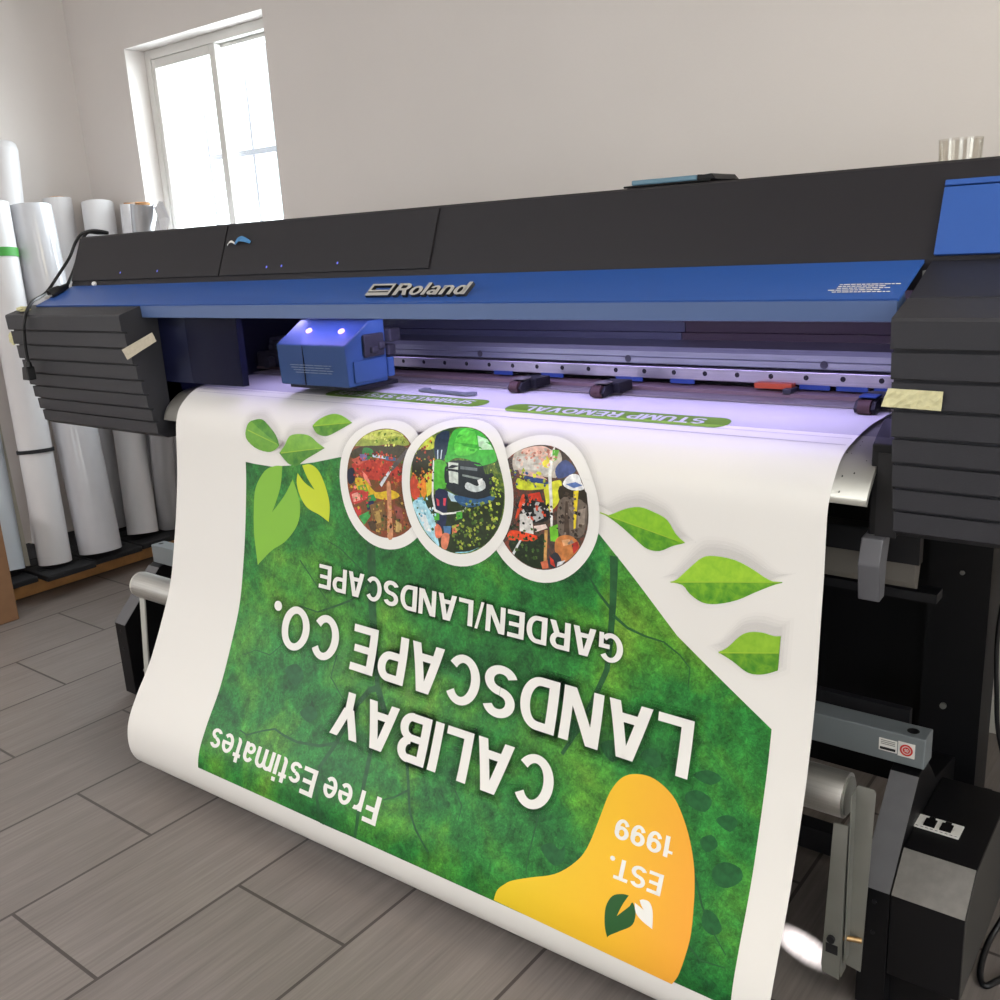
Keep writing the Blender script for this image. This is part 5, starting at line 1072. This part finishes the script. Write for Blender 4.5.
# loose cables at the right
pc2 = thing('cable', 'thin black cable hanging down behind the right leg of the stand', 'cable', (-.30, 1.69, 0))
obj('cord', MB().tube(smooth_path([(-.288, 1.74, .70), (-.284, 1.735, .60), (-.288, 1.73, .50), (-.282, 1.73, .40), (-.270, 1.735, .30), (-.225, 1.75, .15), (-.19, 1.77, .006)], 8), .004, 8), M_cord, pc2)
pc3 = thing('cable', 'black cable looped on the floor beside the motor box', 'cable', (-.22, 1.5, 0))
obj('cord', MB().tube(smooth_path([(-.222, 1.66, .16), (-.218, 1.625, .06), (-.235, 1.575, .008), (-.232, 1.50, .006), (-.219, 1.468, .006), (-.200, 1.50, .006), (-.15, 1.60, .006), (.05, 1.70, .006)], 8), .005, 8), M_cord, pc3)
tag(obj('outlet_strip', MB().box(-.268, -.225, 2.10, 2.14, .16, .36, bev=.004).box(-.262, -.235, 2.098, 2.102, .31, .335), M_steel), 'grey upright bracket seen behind the right leg of the stand', 'bracket')

# ------------------------------------------------------------------ light
W = bpy.data.worlds.new('sky'); SC.world = W; W.use_nodes = True
bgn = W.node_tree.nodes['Background']; bgn.inputs['Color'].default_value = (.97, .97, 1.0, 1); bgn.inputs['Strength'].default_value = 3.0
def area(name, loc, rot, sx, sy, power, col):
    l = bpy.data.lights.new(name, 'AREA'); l.shape = 'RECTANGLE'; l.size = sx; l.size_y = sy; l.energy = power; l.color = col
    o = bpy.data.objects.new(name, l); COL.objects.link(o); o.location = loc; o.rotation_euler = rot
    return o
area('added_daylight_front', ((FX0 + FX1) / 2, Y0 - .15, (FZ0 + FZ1) / 2), (PI / 2, 0, 0), FX1 - FX0, FZ1 - FZ0, 16, (1, .985, .97))  # fill light through the added front window
area('added_daylight_right', (X1 + .15, (RY0 + RY1) / 2, (RZ0 + RZ1) / 2), (0, PI / 2, 0), RZ1 - RZ0, RY1 - RY0, 48, (1, .935, .87))  # warm light added behind the unseen right window
area('added_daylight_left', (X0 - .15, (LY0 + LY1) / 2, (LZ0 + LZ1) / 2), (0, -PI / 2, 0), LZ1 - LZ0, LY1 - LY0, 38, (1, .97, .99))  # light added behind the unseen left window
area('daylight_back', ((WX0 + WX1) / 2, Y1 + .45, (WZ0 + WZ1) / 2 + .1), (-PI / 2, 0, 0), 1.3, 1.4, 70, (.94, .97, 1))
for x, y, e, c in ((-2.6, -1.3, 38, (1, .96, .95)), (.7, -.4, 12, (1, .95, .92)), (1.3, 1.3, 20, (1, .84, .55))):
    area('added_panel_lamp', (x, y, ZC - .07), (0, 0, 0), 1.1, .5, e, c)  # lamps below the added ceiling panels
area('added_uv_strip', (-.90, 1.43, 1.088), (math.radians(24), 0, 0), 1.04, .03, 2.5, (.62, .54, 1.0))  # strips added under the cover, standing in for scattered UV lamp glow
area('added_uv_strip', (-1.555, 1.375, 1.089), (math.radians(10), 0, 0), .20, .02, .22, (.50, .38, 1.0))
area('added_uv_strip', (-1.74, 1.44, 1.088), (math.radians(10), 0, 0), .12, .03, .35, (.62, .54, 1.0))
sp_ = bpy.data.lights.new('sun_patch_spot', 'SPOT'); sp_.energy = 4500; sp_.spot_size = math.radians(.72); sp_.spot_blend = .1; sp_.shadow_soft_size = .01; sp_.color = (.95, .96, 1)  # narrow spot lamp added to throw the sunlit patch on the floor
so = bpy.data.objects.new('sun_patch_spot', sp_); COL.objects.link(so); so.location = (-3.05, 2.45, 1.50)
so.rotation_euler = (Vector((-.492, 1.400, 0)) - Vector((-3.05, 2.45, 1.50))).to_track_quat('-Z', 'Y').to_euler()

# ------------------------------------------------------------------ camera
cam = bpy.data.cameras.new('camera'); co = bpy.data.objects.new('camera', cam); COL.objects.link(co)
R_ = ((0.7915531281446121, 0.6087256155493458, -0.05382165269247292), (-0.11731232364288335, 0.23779843684963578, 0.9642041911096306), (-0.599734494627403, 0.7569049005033194, -0.2596411129772665))
m4 = Matrix(((R_[0][0], R_[1][0], -R_[2][0], 0), (R_[0][1], R_[1][1], -R_[2][1], 0), (R_[0][2], R_[1][2], -R_[2][2], 1.2103074), (0, 0, 0, 1)))
co.matrix_world = m4
cam.sensor_width = 36; cam.lens = 36 * 960.169 / 1000; cam.clip_start = .02
SC.camera = co
SC.view_settings.view_transform = 'Standard'; SC.view_settings.look = 'None'
SC.view_settings.gamma = 1; SC.view_settings.exposure = 0.20; SC.view_settings.use_curve_mapping = False
SC.cycles.use_denoising = True
SC.cycles.max_bounces = 8; SC.cycles.transparent_max_bounces = 12
